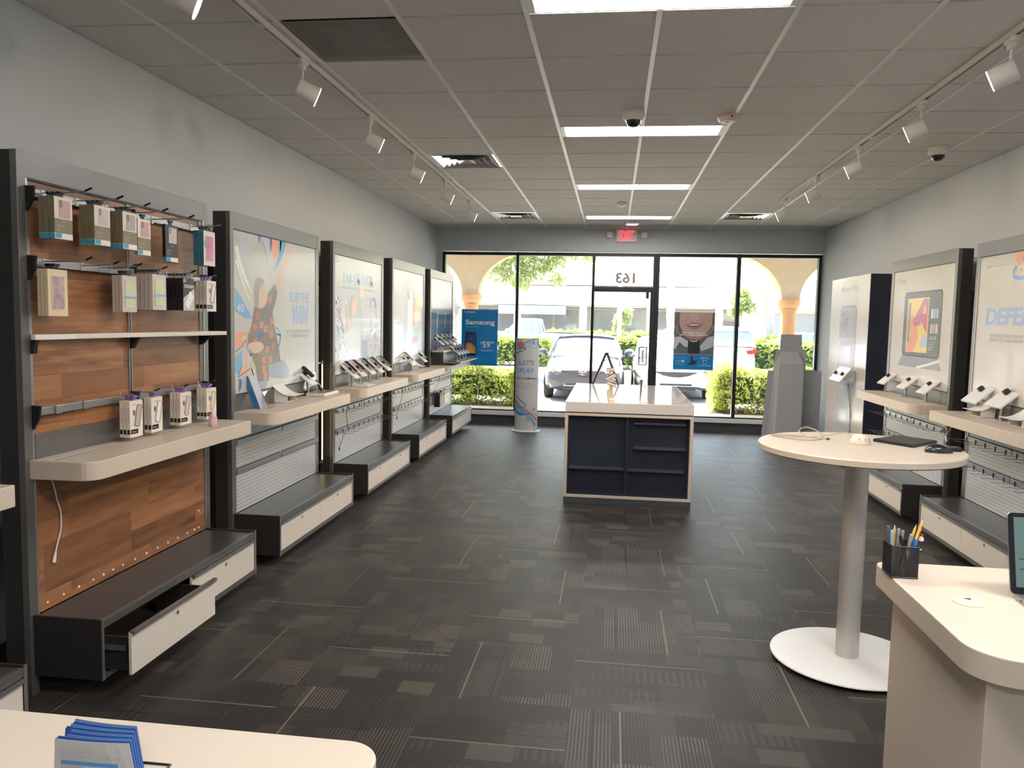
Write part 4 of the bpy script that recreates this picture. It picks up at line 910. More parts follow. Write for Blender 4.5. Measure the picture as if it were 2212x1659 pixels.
# curved saddle holders
def saddle(name, label, loc, rz, sc=1.0):
    t = thing(name, label, 'card holder'); L_ = .17; w = .085
    prof = [(-.085 + .17 * k / 10, .135 - .085 * (k / 10) + .030 * ((k / 10 - .5) ** 2) * 4 - .030) for k in range(11)]
    prof = [(x, z + .0) for x, z in prof]
    top = prof; bot = [(x, z - .004) for x, z in prof[::-1]]
    MB(M['white']).prism(top + bot, 'y', -w, w).build('curved_plate', t, bevel=.001)
    MB(M['white']).prism([(-.055, 0), (.035, 0)] + [(x, z - .0045) for x, z in prof[::-1] if -.07 < x < .05], 'y', -w + .012, -w + .016).build('side_cheek', t)
    MB(M['white']).prism([(-.055, 0), (.035, 0)] + [(x, z - .0045) for x, z in prof[::-1] if -.07 < x < .05], 'y', w - .016, w - .012).build('side_cheek', t)
    MB(M['white']).box(-.05, .03, -w + .0165, w - .0165, .0, .004).build('foot_plate', t)
    t.location = loc; t.rotation_euler = (0, 0, rz); t.scale = (sc,) * 3; return t
saddle('card_holder', 'white curved card holder on the ledge under FOR THE WIN', (.43, 5.42, ZL), 0, 1.1)
saddle('card_holder', 'white curved card holder between two phone stands under Pixel 4', (.44, 9.25, ZL), 0, 1.0)
saddle('card_holder', 'white curved card holder on the DEFENSE ledge, far one', (5.42, 5.99, ZL), PI, 1.05)
saddle('card_holder', 'white curved card holder on the DEFENSE ledge, near one', (5.42, 5.42, ZL), PI, 1.15)
# glossy brochure stand
t = thing('brochure_display', 'tall glossy blue folded brochure standing on the near end of the ledge', 'brochure', (.44, 5.0, ZL))
blu = mat('gloss_blue_print', (.04, .16, .38), .08, coat=.8); mb = MB(blu); mb.prism([(.325, 1.235), (.37, 1.235), (.455, 1.0185), (.415, 1.0185)], 'y', 4.93, 4.936); mb.build('side_leaf', t)
MB(mat('gloss_silver_print', (.62, .66, .74), .06, coat=.8)).prism([(.37, 1.235), (.374, 1.235), (.459, 1.0185), (.455, 1.0185)], 'y', 4.93, 5.03).build('front_leaf', t)
MB(glass_mat('clear_pocket', (.88, .88, .88), .3)).prism([(.458, 1.13), (.462, 1.13), (.515, 1.03), (.497, 1.0185), (.46, 1.0185)], 'y', 4.945, 5.035).build('card_pocket', t)
# slab stand with remote
t = thing('accessory_tray', 'square chrome-edged tray with clear card on the FOR THE WIN ledge', 'tray', (.5, 5.98, 1.015))
MB(M['lam2']).box(.41, .56, 5.83, 6.14, 1.0175, 1.042).build('tray_body', t, bevel=.002); MB(M['steel']).box(.42, .55, 5.84, 6.13, 1.0422, 1.0432).build('tray_top', t)
MB(glass_mat('clear_acrylic', (.86, .88, .90), .3)).box(.375, .378, 5.86, 6.12, 1.0175, 1.19).build('acrylic_card', t)
t = thing('remote_control', 'slim black remote leaning on the square tray', 'remote', (.45, 6.0, 1.043))
mb = MB(M['black']); mb.xf = Matrix.Translation((.45, 6.0, 1.088)) @ Matrix.Rotation(math.radians(-35), 4, 'Y'); mb.box(-.008, .008, -.018, .018, -.05, .05); mb.build('remote_body', t, bevel=.004)
mb = MB(M['steel']); mb.xf = Matrix.Translation((.45, 6.0, 1.088)) @ Matrix.Rotation(math.radians(-35), 4, 'Y')
for k in range(4): mb.box(.0082, .0092, -.008, .008, -.03 + k * .018, -.02 + k * .018)
mb.build('buttons', t)
# info card on the DREAM TEAM ledge
t = thing('info_card', 'flat printed card holder lying on the DREAM TEAM ledge', 'card', (.5, 6.95, 1.016))
mb = MB(M['white']); mb.prism([(.42, 1.0175), (.60, 1.0175), (.60, 1.022), (.42, 1.038)], 'y', 6.80, 7.02); P = lambda a, b, o_=0: (.42 + (b) * .18, a, 1.0384 - b * .016 + o_)
rect(mb, P, 6.86, 6.93, .2, .6, I['grey']); 
for k in range(3): rect(mb, P, 6.82 + k * .03, 6.84 + k * .03, .72, .78, I['grey'])
rect(mb, P, 6.95, 7.0, .2, .24, I['grey']); rect(mb, P, 6.95, 7.0, .35, .39, I['grey']); mb.build('card', t)
# two-tier riser near the window
t = thing('display_riser', 'two-tier charcoal phone riser on the ledge beside the window', 'riser', (.5, 10.9, 1.015))
MB(M['char']).box(.372, .53, 10.28, 11.62, 1.0175, 1.19).build('upper_box', t, bevel=.002); MB(M['lam2']).box(.372, .535, 10.278, 11.622, 1.1905, 1.2075).build('upper_top', t, bevel=.001)
MB(M['char']).prism([(.531, 1.0175), (.66, 1.0175), (.75, 1.045), (.531, 1.045)], 'y', 10.30, 11.60).build('lower_tray', t, bevel=.001); MB(M['lip']).prism([(.531, 1.0455), (.752, 1.0455), (.765, 1.055), (.765, 1.0635), (.531, 1.0635)], 'y', 10.285, 11.615).build('lower_top', t, bevel=.001)
t = thing('phone_case', 'dark patterned phone case lying on the lower riser tier', 'phone case', (.64, 10.45, 1.064))
MB(I['black']).prism(rrect(.58, .70, 10.36, 10.50, .015), 'z', 1.0642, 1.075).build('case_body', t, bevel=.003); mb = MB(I['peach'])
for k in range(4): mb.box(.595 + .026 * k, .607 + .026 * k, 10.38, 10.48, 1.0752, 1.0758)
mb.build('case_stripes', t)
# black boxes hanging on the perforated panel of the last left unit
for k, (y, c, lb) in enumerate(((10.36, blackc, 'black accessory box hanging nearest on the last left pegboard'), (10.60, M['cream'], 'tan-fronted accessory box hanging second on the last left pegboard'), (10.83, M['lam2'], 'thin pale accessory box hanging third on the last left pegboard'))):
    t = thing('accessory_box', lb, 'box', (.45, y, .5), 'boxes on the last left pegboard')
    MB(blackc if k < 2 else c).box(.39, .47 - .02 * k, y, y + (.13, .06, .03)[k], .44, .63).build('carton', t, bevel=.001)
    MB(c).box(.4705 - .02 * k, .472 - .02 * k, y + .004, y + (.126, .056, .026)[k], .445, .625).build('front_print', t)
    MB(M['black']).box(.42, .435, y + .01, y + .026, .6302, .65).build('hang_tab', t)
# loose cables hanging under the ledges
for x, pts, lb in ((.40, [(.46, 6.66, .934), (.45, 6.68, .86), (.42, 6.74, .77), (.42, 6.76, .66), (.40, 6.70, .56), (.385, 6.66, .48)], 'thin dark cable hanging under the DREAM TEAM ledge'), (.40, [(.46, 8.50, .934), (.44, 8.56, .85), (.42, 8.62, .76), (.41, 8.56, .66), (.39, 8.50, .56), (.39, 8.52, .53)], 'thin grey cable hanging under the Pixel 4 ledge'), (.40, [(.46, 10.42, .934), (.43, 10.50, .86), (.42, 10.52, .78), (.40, 10.42, .70), (.39, 10.36, .66)], 'thin grey cable hanging under the riser ledge')):
    t = thing('cable', lb, 'cable', pts[0]); MB(mat('cable_grey', (.10, .095, .10), .5)).tube(smoothpts(pts, 5, False), .0028, 6).build('cord', t); MB(M['side']).tube([pts[-1], (pts[-1][0], pts[-1][1] - .005, pts[-1][2] - .03)], .006, 6).build('plug', t)
t = thing('cable', 'short white cable with plug hanging between the right wall units', 'cable', (5.45, 6.52, .93))
MB(M['white']).tube(smoothpts([(5.40, 6.36, .934), (5.40, 6.44, .86), (5.41, 6.53, .80)], 5, False), .003, 6).build('cord', t); MB(M['white']).tube([(5.41, 6.53, .80), (5.41, 6.51, .755)], .009, 8).build('plug', t)

# ================================================================== RIGHT : tall phone advert box
t = thing('advert_panel', 'tall free-standing iPhone 11 Pro advert box by the right wall', 'advert panel', (5.6, 9.6, 0))
box('panel_body', t, 5.502, 5.72, 8.88, 10.35, .02, 2.218, M['navy'], .003)
mb = MB(M['white_gloss']).box(5.496, 5.5018, 8.88, 10.35, .02, 2.218); P = planeX(5.496, -1)
rect(mb, P, 10.34, 8.89, .03, 2.21, I['cream'], .0004)
text(mb, P, 'iPhone 11 Pro', 9.86, 9.26, 2.05, 2.115, I['grey'], .0012); ap = smoothpts([(9.905, 2.10), (9.885, 2.105), (9.872, 2.085), (9.880, 2.06), (9.905, 2.048), (9.93, 2.06), (9.938, 2.085), (9.925, 2.103)], 4); shape(mb, P, ap, I['grey'], .0012); stroke(mb, P, [(9.905, 2.108), (9.892, 2.125)], .010, I['grey'], .0012, 0)
shape(mb, P, rrect(9.28, 9.93, .93, 1.89, .10), ink('graphite', (.22, .21, .24)), .0008); shape(mb, P, rrect(9.30, 9.91, .95, 1.87, .09), ink('graphite2', (.34, .33, .37)), .0010)
shape(mb, P, rrect(9.58, 9.88, 1.58, 1.83, .06), ink('graphite3', (.27, .26, .30)), .0012)
for a, b in ((9.79, 1.76), (9.79, 1.65), (9.67, 1.705)): shape(mb, P, ell(a, b, .042, .042), I['black'], .0014); shape(mb, P, ell(a, b, .028, .028), I['grey'], .0016)
fluid(mb, P, 9.95, 10.30, .2, 1.2, ('sky', 'lgrey', 'pale'), 14, 5, .008); fluid(mb, P, 8.92, 9.25, .2, 1.2, ('sky', 'lgrey', 'pale'), 14, 6, .008)
shape(mb, P, rrect(9.30, 9.93, .45, .97, .08), ink('aqua_grey', (.42, .50, .54)), .0009)
mb.build('printed_face', t)
t = thing('double_phone_mount', 'white tilted plate with two black pucks mounted on the iPhone advert box', 'phone mount', (5.45, 9.4, 1.1))
mb = MB(M['white']); mb.xf = Matrix.Translation((5.37, 9.36, 1.10)) @ Matrix.Rotation(math.radians(38), 4, 'Y'); mb.prism([(a, b) for a, b in rrect(-.22, .22, -.10, .10, .012)], 'x', -.006, .006)
mb.build('mount_plate', t, bevel=.002)
MB(M['white']).prism([(5.345, 1.045), (5.494, 1.02), (5.494, 1.15), (5.425, 1.145)], 'y', 9.22, 9.50).build('wall_bracket', t, bevel=.002)
for yy in (9.23, 9.49):
    mb = MB(M['black']); mb.xf = Matrix.Translation((5.37, yy, 1.10)) @ Matrix.Rotation(math.radians(38), 4, 'Y'); mb.prism(rrect(-.02, .02, -.02, .02, .006), 'x', -.035, -.0065); mb.build('security_puck', t, bevel=.002)
for k, pts in enumerate(([(5.46, 9.33, 1.0), (5.48, 9.30, .85), (5.488, 9.31, .65), (5.485, 9.27, .50), (5.48, 9.32, .40), (5.485, 9.30, .30)], [(5.46, 9.36, 1.0), (5.48, 9.34, .8), (5.486, 9.27, .62), (5.47, 9.24, .52), (5.47, 9.19, .45), (5.485, 9.21, .32)])):
    q = thing('cable', 'thin dark cable hanging below the two-puck mount, %s strand' % ('straighter' if k == 0 else 'looped'), 'cable', pts[0]); MB(MC['cable_grey']).tube(smoothpts(pts, 5, False), .003, 6).build('cord', q)

# ================================================================== ISLAND COUNTER
t = thing('island_counter', 'central display counter with glossy pale top and open navy shelving', 'counter', (2.935, 8.0, 0))
x0, x1, y0, y1 = 2.368, 3.502, 6.985, 9.08
box('plinth', t, x0 + .002, x1 - .002, y0 + .002, y1 - .01, 0, .058, M['rubber'], .002)
mb = MB(M['lam']); mb.box(x0, x0 + .028, y0, y1, .06, .825); mb.box(x1 - .028, x1, y0, y1, .06, .825); mb.box(x0 + .028, x1 - .028, y0, y1, .06, .085); mb.box(x0 + .028, x1 - .028, y0, y1, .80, .825); mb.box(x0 + .028, x1 - .028, y1 - .02, y1, .085, .80)
mb.build('cabinet_case', t, bevel=.002)
mb = MB(M['navy']); mb.box(x0 + .0285, x1 - .0285, y0 + .10, y0 + .11, .0855, .7995); mb.box(x0 + .0285, x0 + .04, y0 + .01, y0 + .0995, .0855, .7995); mb.box(x1 - .04, x1 - .0285, y0 + .01, y0 + .0995, .0855, .7995)
mb.box(2.915, 2.935, y0 + .02, y0 + .0995, .0855, .7995); mb.box(x0 + .0405, 2.9145, y0 + .01, y0 + .0995, .0855, .095); mb.box(2.9355, x1 - .0405, y0 + .01, y0 + .0995, .0855, .095); mb.build('shelf_recess', t)
for a, b, z in ((2.415, 2.905, .322), (2.94, 3.43, .318), (2.985, 3.44, .52), (2.985, 3.44, .745)):
    box('shelf', t, a, b, y0 + .025, y0 + .0995, z - .009, z + .009, M['navy2'], .001)
for x in (2.44, 2.88, 2.98, 3.43):
    mb = MB(M['black']); 
    for k in range(26): mb.box(x - .002, x + .002, y0 + .0985, y0 + .0995, .11 + k * .026, .124 + k * .026)
    mb.build('slot_strip', t)
mb = MB(M['blackm']).box(x0 + .004, x1 - .004, y0 + .004, y1 - .004, .8255, .8325).build('shadow_gap', t)
box('counter_top', t, x0, x1, y0 - .002, y1 + .01, .833, .925, mat('gloss_counter', (.70, .655, .61), .10, vary=.02, coat=.6), .003)
t = thing('tent_sign_frame', 'tall grey A-shaped metal frame at the far end of the island counter', 'sign frame', (2.71, 8.95, .925))
for s_ in (-1, 1):
    for dy in (0, .05): MB(M['blackm'] if dy == 0 else M['lip']).tube([(2.705 + s_ * .006 + .012 * (dy > 0), 8.92 + dy, 1.288), (2.705 + s_ * .145 + .012 * (dy > 0), 8.92 + dy * 2, .928)], .009, 6).build('leg', t)
MB(M['blackm']).box(2.69, 2.73, 8.91, 8.99, 1.28, 1.295).build('top_hinge', t, bevel=.002)
for k in range(3): MB(M['lip']).box(2.71 - .03 - .03 * k, 2.71 - .01 - .03 * k, 8.93, 8.96, 1.20 - k * .07, 1.21 - k * .07).build('tab', t)
# row of stands along the counter seen end-on
for k, (y, hh, tw) in enumerate(((7.15, .14, .30), (7.42, .19, -.5), (7.72, .16, .4), (8.05, .22, -.2))):
    t = thing('counter_stand', 'beige phone stand in the line along the island, %s' % ('nearest', 'second', 'third', 'farthest')[k], 'phone stand', (2.775 - .005 * k, y, .926), 'beige stands on the island counter')
    cx = 2.775 - .005 * k
    MB(M['cream']).lathe([(0, 0), (.034, 0), (.034, .012), (.026, .02), (.022, .03), (0, .03)], (cx, y, .926), 18).build('stand_base', t)
    MB(M['cream']).cyl((cx, y, .955), (cx, y, .926 + hh), .013, n=12).build('pole', t)
    mb = MB(M['lam2']); mb.xf = Matrix.Translation((cx, y, .926 + hh)) @ Matrix.Rotation(tw, 4, 'Y') @ Matrix.Rotation(-.2, 4, 'X'); mb.box(-.045, .045, -.075, .075, 0, .010); mb.build('tilt_plate', t, bevel=.002)
    mb = MB(M['black']); mb.xf = Matrix.Translation((cx, y, .926 + hh)) @ Matrix.Rotation(tw, 4, 'Y') @ Matrix.Rotation(-.2, 4, 'X'); mb.box(-.036, .036, -.07, .07, .0102, .019); mb.build('display_phone', t, bevel=.002)
t = thing('security_stalk', 'slender pale stalk with bent clamp head and coiled tether on the island', 'device stand', (3.09, 7.1, .926))
MB(M['white']).lathe([(0, 0), (.035, 0), (.035, .004), (0, .005)], (3.07, 7.12, .926), 18).build('stand_base', t)
MB(M['lip']).tube([(3.035, 7.16, .930), (3.04, 7.15, 1.05), (3.04, 7.14, 1.13)], [.008, .010, .014], 10).build('stalk', t)
mb = MB(M['cream']); mb.xf = Matrix.Translation((3.03, 7.14, 1.15)) @ Matrix.Rotation(math.radians(-52), 4, 'Y'); mb.box(-.012, .012, -.02, .02, 0, .06); mb.build('clamp_arm', t, bevel=.003)
mb = MB(mat('taupe_plastic', (.25, .23, .21), .4)); mb.xf = Matrix.Translation((2.985, 7.14, 1.185)) @ Matrix.Rotation(math.radians(-30), 4, 'Y'); mb.box(-.014, .014, -.025, .025, -.03, .035); mb.build('clamp_head', t, bevel=.003)
n = 60; MB(M['blackm']).tube([(3.045 + .045 * k / n + .005 * math.cos(k * 1.2), 7.12 + .005 * math.sin(k * 1.2), 1.04 - .11 * k / n) for k in range(n)], .0014, 5).build('coiled_tether', t)

# ================================================================== ROUND BAR TABLE AND WHAT LIES ON IT
cx, cy = 3.96, 3.915
t = thing('bar_table', 'tall round table with brushed column and white disc base', 'table', (cx, cy, 0))
MB(M['lam']).lathe([(0, 1.040), (.452, 1.040), (.461, 1.046), (.462, 1.070), (.457, 1.075), (0, 1.075)], (cx, cy, 0), 96).build('tabletop', t)
MB(mat('brushed_column', (.60, .575, .55), .38, metal=.55)).lathe([(.054, .028), (.054, 1.03)], (cx, cy, 0), 40).build('column', t); MB(M['steel']).lathe([(0, 1.030), (.13, 1.030), (.13, 1.0395), (0, 1.0395)], (cx, cy, 0), 32).build('mounting_plate', t)
MB(M['white']).lathe([(0, .020), (.355, .020), (.360, .024), (.358, .030), (.2, .034), (.058, .036)], (cx, cy, 0), 80).build('base_disc', t)
for k in range(6): MB(M['black']).cyl((cx + .3 * math.cos(k * PI / 3 + .4), cy + .3 * math.sin(k * PI / 3 + .4), .0), (cx + .3 * math.cos(k * PI / 3 + .4), cy + .3 * math.sin(k * PI / 3 + .4), .0195), .018, n=12).build('glide', t)
Z = 1.0755
t = thing('power_dome', 'cream half-dome power outlet standing on the round table', 'power outlet', (3.98, 3.965, Z))
MB(M['cream']).lathe([(0, 0), (.046, 0), (.048, .006), (.046, .018), (.038, .034), (.024, .045), (.01, .049), (0, .0495)], (3.98, 3.965, Z), 32).build('dome_body', t)
mb = MB(M['black'])
for a in (-1.25, -.55, -1.95):
    for dx, dz in ((0, .028), (-.005, .018), (.005, .018)):
        r_ = .0475 - (dz - .01) * .35; aa = a + dx * 20; mb.box(3.98 + r_ * math.cos(aa) - .0015, 3.98 + r_ * math.cos(aa) + .0015, 3.965 + r_ * math.sin(aa) - .001, 3.965 + r_ * math.sin(aa) + .003, Z + dz - .0035, Z + dz + .0035)
mb.build('socket_holes', t)
t = thing('outlet_cord', 'thin looped cream cord beside the dome outlet on the round table', 'cord', (3.75, 4.15, Z))
z = Z + .004
MB(mat('cord_cream', (.42, .36, .29), .5)).tube(smoothpts([(3.945, 3.99, Z + .03), (3.93, 4.03, Z + .045), (3.87, 4.10, Z + .02), (3.80, 4.14, z), (3.72, 4.17, z), (3.63, 4.18, z), (3.60, 4.14, z), (3.66, 4.05, z), (3.75, 4.01, z), (3.83, 4.08, z), (3.85, 4.20, Z + .02), (3.80, 4.27, Z + .035), (3.75, 4.22, Z + .02), (3.76, 4.13, z + .004), (3.70, 4.10, z + .003), (3.62, 4.12, z + .003), (3.66, 4.15, z + .004), (3.78, 4.08, z + .004), (3.845, 4.045, z + .004)], 6, False), .0028, 6).build('cord', t)
MB(M['side']).cyl((3.845, 4.045, z + .004), (3.858, 4.038, z + .004), .005, n=8).build('cord_end', t)
t = thing('tablet', 'closed black tablet lying flat on the round table', 'tablet', (4.26, 4.04, Z))
q = [(4.055, 4.08), (4.21, 4.235), (4.40, 4.09), (4.20, 3.925)]; q = [(4.075, 4.075), (4.255, 4.245), (4.385, 4.09), (4.20, 3.90)]
MB(M['black']).prism(q, 'z', Z + .0005, Z + .013).build('tablet_body', t, bevel=.003); MB(mat('slate_cover', (.035, .034, .036), .45)).prism([(a * .97 + 4.229 * .03, b * .97 + 4.0775 * .03) for a, b in q], 'z', Z + .0131, Z + .0145).build('cover', t)
t = thing('computer_mouse', 'black computer mouse near the right rim of the round table', 'mouse', (4.28, 3.79, Z))
mb = MB(mat('mouse_black', (.012, .014, .022), .28, coat=.3)); L_ = .06; st = []
for k in range(9):
    u = -1 + k / 4.0; w = .030 * math.sqrt(max(.04, 1 - u * u * .92)); h = .004 + .034 * max(0, (1 - ((u + .12) / 1.05) ** 2)) ** .7
    st.append([(4.275 + L_ * u, 3.79 + w * math.cos(a), Z + .0008 + h * max(0, math.sin(a)) ** .8) for a in [PI * j / 10 for j in range(11)]])
vs = [p for r_ in st for p in r_]; mb.add(vs, [(i * 11 + j, i * 11 + j + 1, (i + 1) * 11 + j + 1, (i + 1) * 11 + j) for i in range(8) for j in range(10)] + [tuple(range(11)), tuple(range(88, 99))] + [(i * 11, (i + 1) * 11, (i + 1) * 11 + 10, i * 11 + 10) for i in range(8)], None, True)
mb.build('mouse_shell', t); MB(M['chrome']).box(4.222, 4.224, 3.775, 3.80, Z + .006, Z + .008).build('rim_trim', t)
t = thing('card_reader', 'small flat black box behind the mouse at the rim of the round table', 'device', (4.375, 3.87, Z))
MB(M['black']).box(4.315, 4.395, 3.83, 3.885, Z + .0005, Z + .018).build('reader_body', t, bevel=.002); MB(mat('grey_label', (.12, .12, .115), .3)).box(4.325, 4.375, 3.84, 3.875, Z + .0181, Z + .019).build('label', t)

# ================================================================== SERVICE DESKS IN THE FOREGROUND
def pod(label, x0, x1, y0, y1, zt, rn, name='service_desk', foot=None):
    t = thing(name, label, 'desk', ((x0 + x1) / 2, (y0 + y1) / 2, 0))
    MB(M['lam']).prism(rrect(x0, x1, y0, y1, rn, 16, (1, .35 if rn > .08 and x0 > 3 else .55, 1, 1)), 'z', zt - .062, zt).build('desktop', t, bevel=.003)
    a, b, c, d = foot
    MB(M['lam']).box(a, b, c, d, .02, zt - .0625).build('desk_body', t, bevel=.002)
    box('toe_kick', t, a + .02, b - .02, c + .02, d - .02, 0, .0195, M['side'], 0)
    return t
t = pod('cream service desk at the lower right with pencil cup and laptop', 3.548, 4.60, 1.690, 2.366, .96, .10, foot=(3.585, 4.56, 1.735, 2.30))
MB(M['side']).box(3.688, 3.690, 1.7335, 1.7345, .02, .8975).build('panel_seam', t)
t = thing('desk_grommet', 'round cream cable grommet set in the right service desk', 'grommet', (3.675, 2.045, .96))
MB(M['cream']).lathe([(0, 0), (.036, 0), (.036, .002), (.033, .0045), (0, .005)], (3.675, 2.045, .9602), 32).build('grommet_cap', t); MB(M['side']).prism([(3.668, 2.060), (3.686, 2.062), (3.684, 2.052), (3.676, 2.055)], 'z', .9653, .9658).build('cable_slot', t)
t2 = pod('cream service desk corner at the lower left holding blue brochures', .9, 2.425, .35, 1.175, .96, .06, foot=(1.0, 2.33, .42, 1.10))
# wire mesh pencil cup
cup = thing('pencil_cup', 'black wire mesh pencil cup on the right service desk', 'pencil cup', (3.575, 2.245, .96))
a0, a1, b0, b1, zb, zt = 3.545, 3.615, 2.212, 2.285, .9605, 1.048
mm = mesh_mat('cup_mesh', (.010, .010, .013), .0022, .30, (0, 2)); mm2 = mesh_mat('cup_mesh_side', (.010, .010, .013), .0022, .30, (1, 2))
for q_ in ((mm, a0, a1, b0, b0 + .0006), (mm, a0, a1, b1 - .0006, b1), (mm2, a0, a0 + .0006, b0 + .001, b1 - .001), (mm2, a1 - .0006, a1, b0 + .001, b1 - .001)): MB(q_[0]).box(q_[1], q_[2], q_[3], q_[4], zb, zt).build('mesh_wall', cup)
MB(M['blackm']).tube([(a, b, zt) for a, b in rrect(a0, a1, b0, b1, .004)], .0022, 8, closed=True).tube([(a, b, zb + .002) for a, b in rrect(a0, a1, b0, b1, .004)], .0022, 8, closed=True).build('rim_wire', cup)
MB(M['blackm']).box(a0, a1, b0, b1, zb, zb + .0015).build('cup_floor', cup)
MB(M['chrome']).cyl((a1, b0 + .006, zt - .006), (a1 + .006, b0 + .004, zt - .006), .0016, n=8).cyl((a0, b1 - .02, zt + .003), (a0 - .004, b1 - .02, zt + .003), .0018, n=8).build('corner_bead', cup)
wood_p = mat('pencil_wood', (.66, .48, .30), .6); yel = mat('pencil_yellow', (.72, .42, .04), .35); graph = mat('graphite_tip', (.03, .03, .03), .4)
def pencil(label, p0, p1, r=.0036, tip='up'):
    t = thing('pencil', label, 'pencil', p0); p0, p1 = Vector(p0), Vector(p1); d = (p1 - p0).normalized(); c = p1 - d * .018
    MB(yel).cyl(p0, c, r, n=6).build('barrel', t)
    if tip == 'up': MB(wood_p).cyl(c, p1 - d * .004, r, .0012, 8).build('sharpened_wood', t); MB(graph).cyl(p1 - d * .004, p1, .0012, .0003, 6).build('lead_tip', t)
    else: MB(M['chrome']).cyl(c, c + d * .009, r * 1.05, n=10).build('ferrule', t); MB(mat('eraser_pink', (.72, .30, .28), .6)).cyl(c + d * .009, p1, r, n=10).build('eraser', t)
def pen(label, p0, p1, body, cap, r=.0042):
    t = thing('pen', label, 'pen', p0); p0, p1 = Vector(p0), Vector(p1); d = (p1 - p0).normalized(); L_ = (p1 - p0).length; m_ = p0 + d * L_ * .6
    MB(body).cyl(p0, m_, r * .9, n=10).build('barrel', t); MB(cap).cyl(m_, p1 - d * .003, r * 1.1, n=10).cyl(p1 - d * .003, p1, r * 1.1, r * .8, 10).build('cap', t)
    w = d.orthogonal().normalized(); MB(cap).tube([p1 - d * .004 + w * r * 1.2, p1 - d * .004 + w * r * 1.9, m_ + d * .006 + w * r * 1.7], .0011, 5).build('pocket_clip', t)
zf = .963
pencil('long yellow pencil leaning far right out of the mesh cup, tip up', (3.585, 2.235, zf), (3.638, 2.262, 1.118)); pencil('second leaning yellow pencil just behind the longest one', (3.580, 2.250, zf), (3.626, 2.272, 1.100))
pencil('short upright yellow pencil at the left of the mesh cup', (3.563, 2.262, zf), (3.565, 2.262, 1.100), .0034); pencil('tan pencil with pink eraser leaning right behind the others', (3.592, 2.268, zf), (3.640, 2.28, 1.085), .0038, 'down')
gc = mat('clear_grey_plastic', (.30, .29, .28), .2, coat=.3); bc = mat('sky_blue_plastic', (.28, .46, .66), .25); rc = mat('red_plastic', (.48, .03, .05), .3); dbc = mat('mid_blue_plastic', (.03, .14, .40), .25)
pen('grey capped pen upright at the far left of the mesh cup', (3.552, 2.262, zf), (3.549, 2.268, 1.092), gc, mat('smoke_plastic', (.12, .115, .11), .25)); pen('light blue pen beside the grey one in the mesh cup', (3.556, 2.245, zf), (3.556, 2.255, 1.083), bc, bc)
pen('clear grey pen in the middle of the mesh cup', (3.572, 2.275, zf), (3.582, 2.278, 1.083), gc, gc); pen('second clear pen leaning right in the mesh cup', (3.582, 2.278, zf), (3.594, 2.28, 1.078), gc, gc, .0038)
pen('blue marker leaning at the right of the mesh cup', (3.590, 2.225, zf), (3.612, 2.232, 1.068), dbc, dbc, .0055); pen('frosted marker behind the blue one in the mesh cup', (3.583, 2.232, zf), (3.603, 2.240, 1.078), M['white'], gc, .005)
pen('red and black pen slanting across the front of the mesh cup', (3.592, 2.217, zf + .02), (3.566, 2.222, 1.078), rc, M['black'], .0036)
t = thing('usb_stick', 'tiny metal drive lying in the front of the mesh cup', 'usb drive', (3.595, 2.217, .975)); mb = MB(M['chrome']); mb.xf = Matrix.Translation((3.598, 2.2165, .985)) @ Matrix.Rotation(math.radians(40), 4, 'Y'); mb.box(-.017, .017, -.002, .002, -.006, .006); mb.build('drive_body', t, bevel=.001)
mb = MB(M['black']); mb.xf = Matrix.Translation((3.598, 2.2143, .985)) @ Matrix.Rotation(math.radians(40), 4, 'Y'); mb.lathe([(.003, 0), (.003, .0004), (0, .0004)], (.009, 0, 0), 12, axis='y'); mb.build('keyring_hole', t)
t = thing('keychain_figure', 'small cream charm with red top hooked on the pencils', 'charm', (3.628, 2.25, 1.065)); MB(M['cream']).lathe([(0, 0), (.006, .002), (.007, .008), (.004, .014), (0, .015)], (3.632, 2.25, 1.056), 12).build('charm_body', t); MB(rc).lathe([(0, 0), (.0035, .001), (.0035, .006), (0, .007)], (3.633, 2.25, 1.0715), 10).build('charm_top', t)
# laptop, mostly beyond the right edge
t = thing('laptop', 'open laptop with black bezel and greenish page, cut by the right edge', 'laptop', (3.98, 2.0, .96))
lx0, lx1 = 3.805, 4.14; MB(M['steel']).prism(rrect(lx0, lx1, 1.86, 2.095, .012), 'z', .9605, .974).build('keyboard_deck', t, bevel=.002)
MB(M['black']).box(lx0 + .03, lx1 - .03, 1.95, 2.07, .9741, .9752).build('keyboard', t); MB(M['black']).box(lx0 - .0004, lx0 + .0005, 2.055, 2.067, .965, .969).box(lx0 - .0004, lx0 + .0005, 2.035, 2.047, .965, .969).build('side_ports', t)
hx = Matrix.Translation((0, 2.098, .974)) @ Matrix.Rotation(math.radians(-13), 4, 'X') @ Matrix.Rotation(math.radians(0), 4, 'Z')
mb = MB(M['steel']); mb.xf = hx; mb.prism(rrect(lx0 - .008, lx1, -.002, .205, .012), 'y', .0005, .0055); mb.build('lid_shell', t, bevel=.001)
mb = MB(mat('bezel_black', (.010, .010, .012), .15)); mb.xf = hx; mb.prism(rrect(lx0 - .0075, lx1 - .0005, -.0015, .2045, .0115), 'y', -.0012, .0004); mb.build('bezel', t)
mb = MB(mat('laptop_screen', (.02, .03, .03), .2, emit=(.26, .38, .36), es=.42)); mb.xf = hx; mb.box(lx0 + .006, lx1 - .013, -.0018, -.0013, .016, .193); mb.build('screen', t)
mb = MB(mat('screen_ink', (.01, .015, .02), .3, emit=(.07, .12, .12), es=.4)); mb.xf = hx
for z_, a, b in ((.150, .03, .30), (.143, .03, .30), (.130, .03, .25), (.123, .03, .27), (.112, .03, .2), (.085, .016, .2), (.060, .016, .24)): mb.box(lx0 + a, lx0 + b, -.0022, -.0019, z_, z_ + .003)
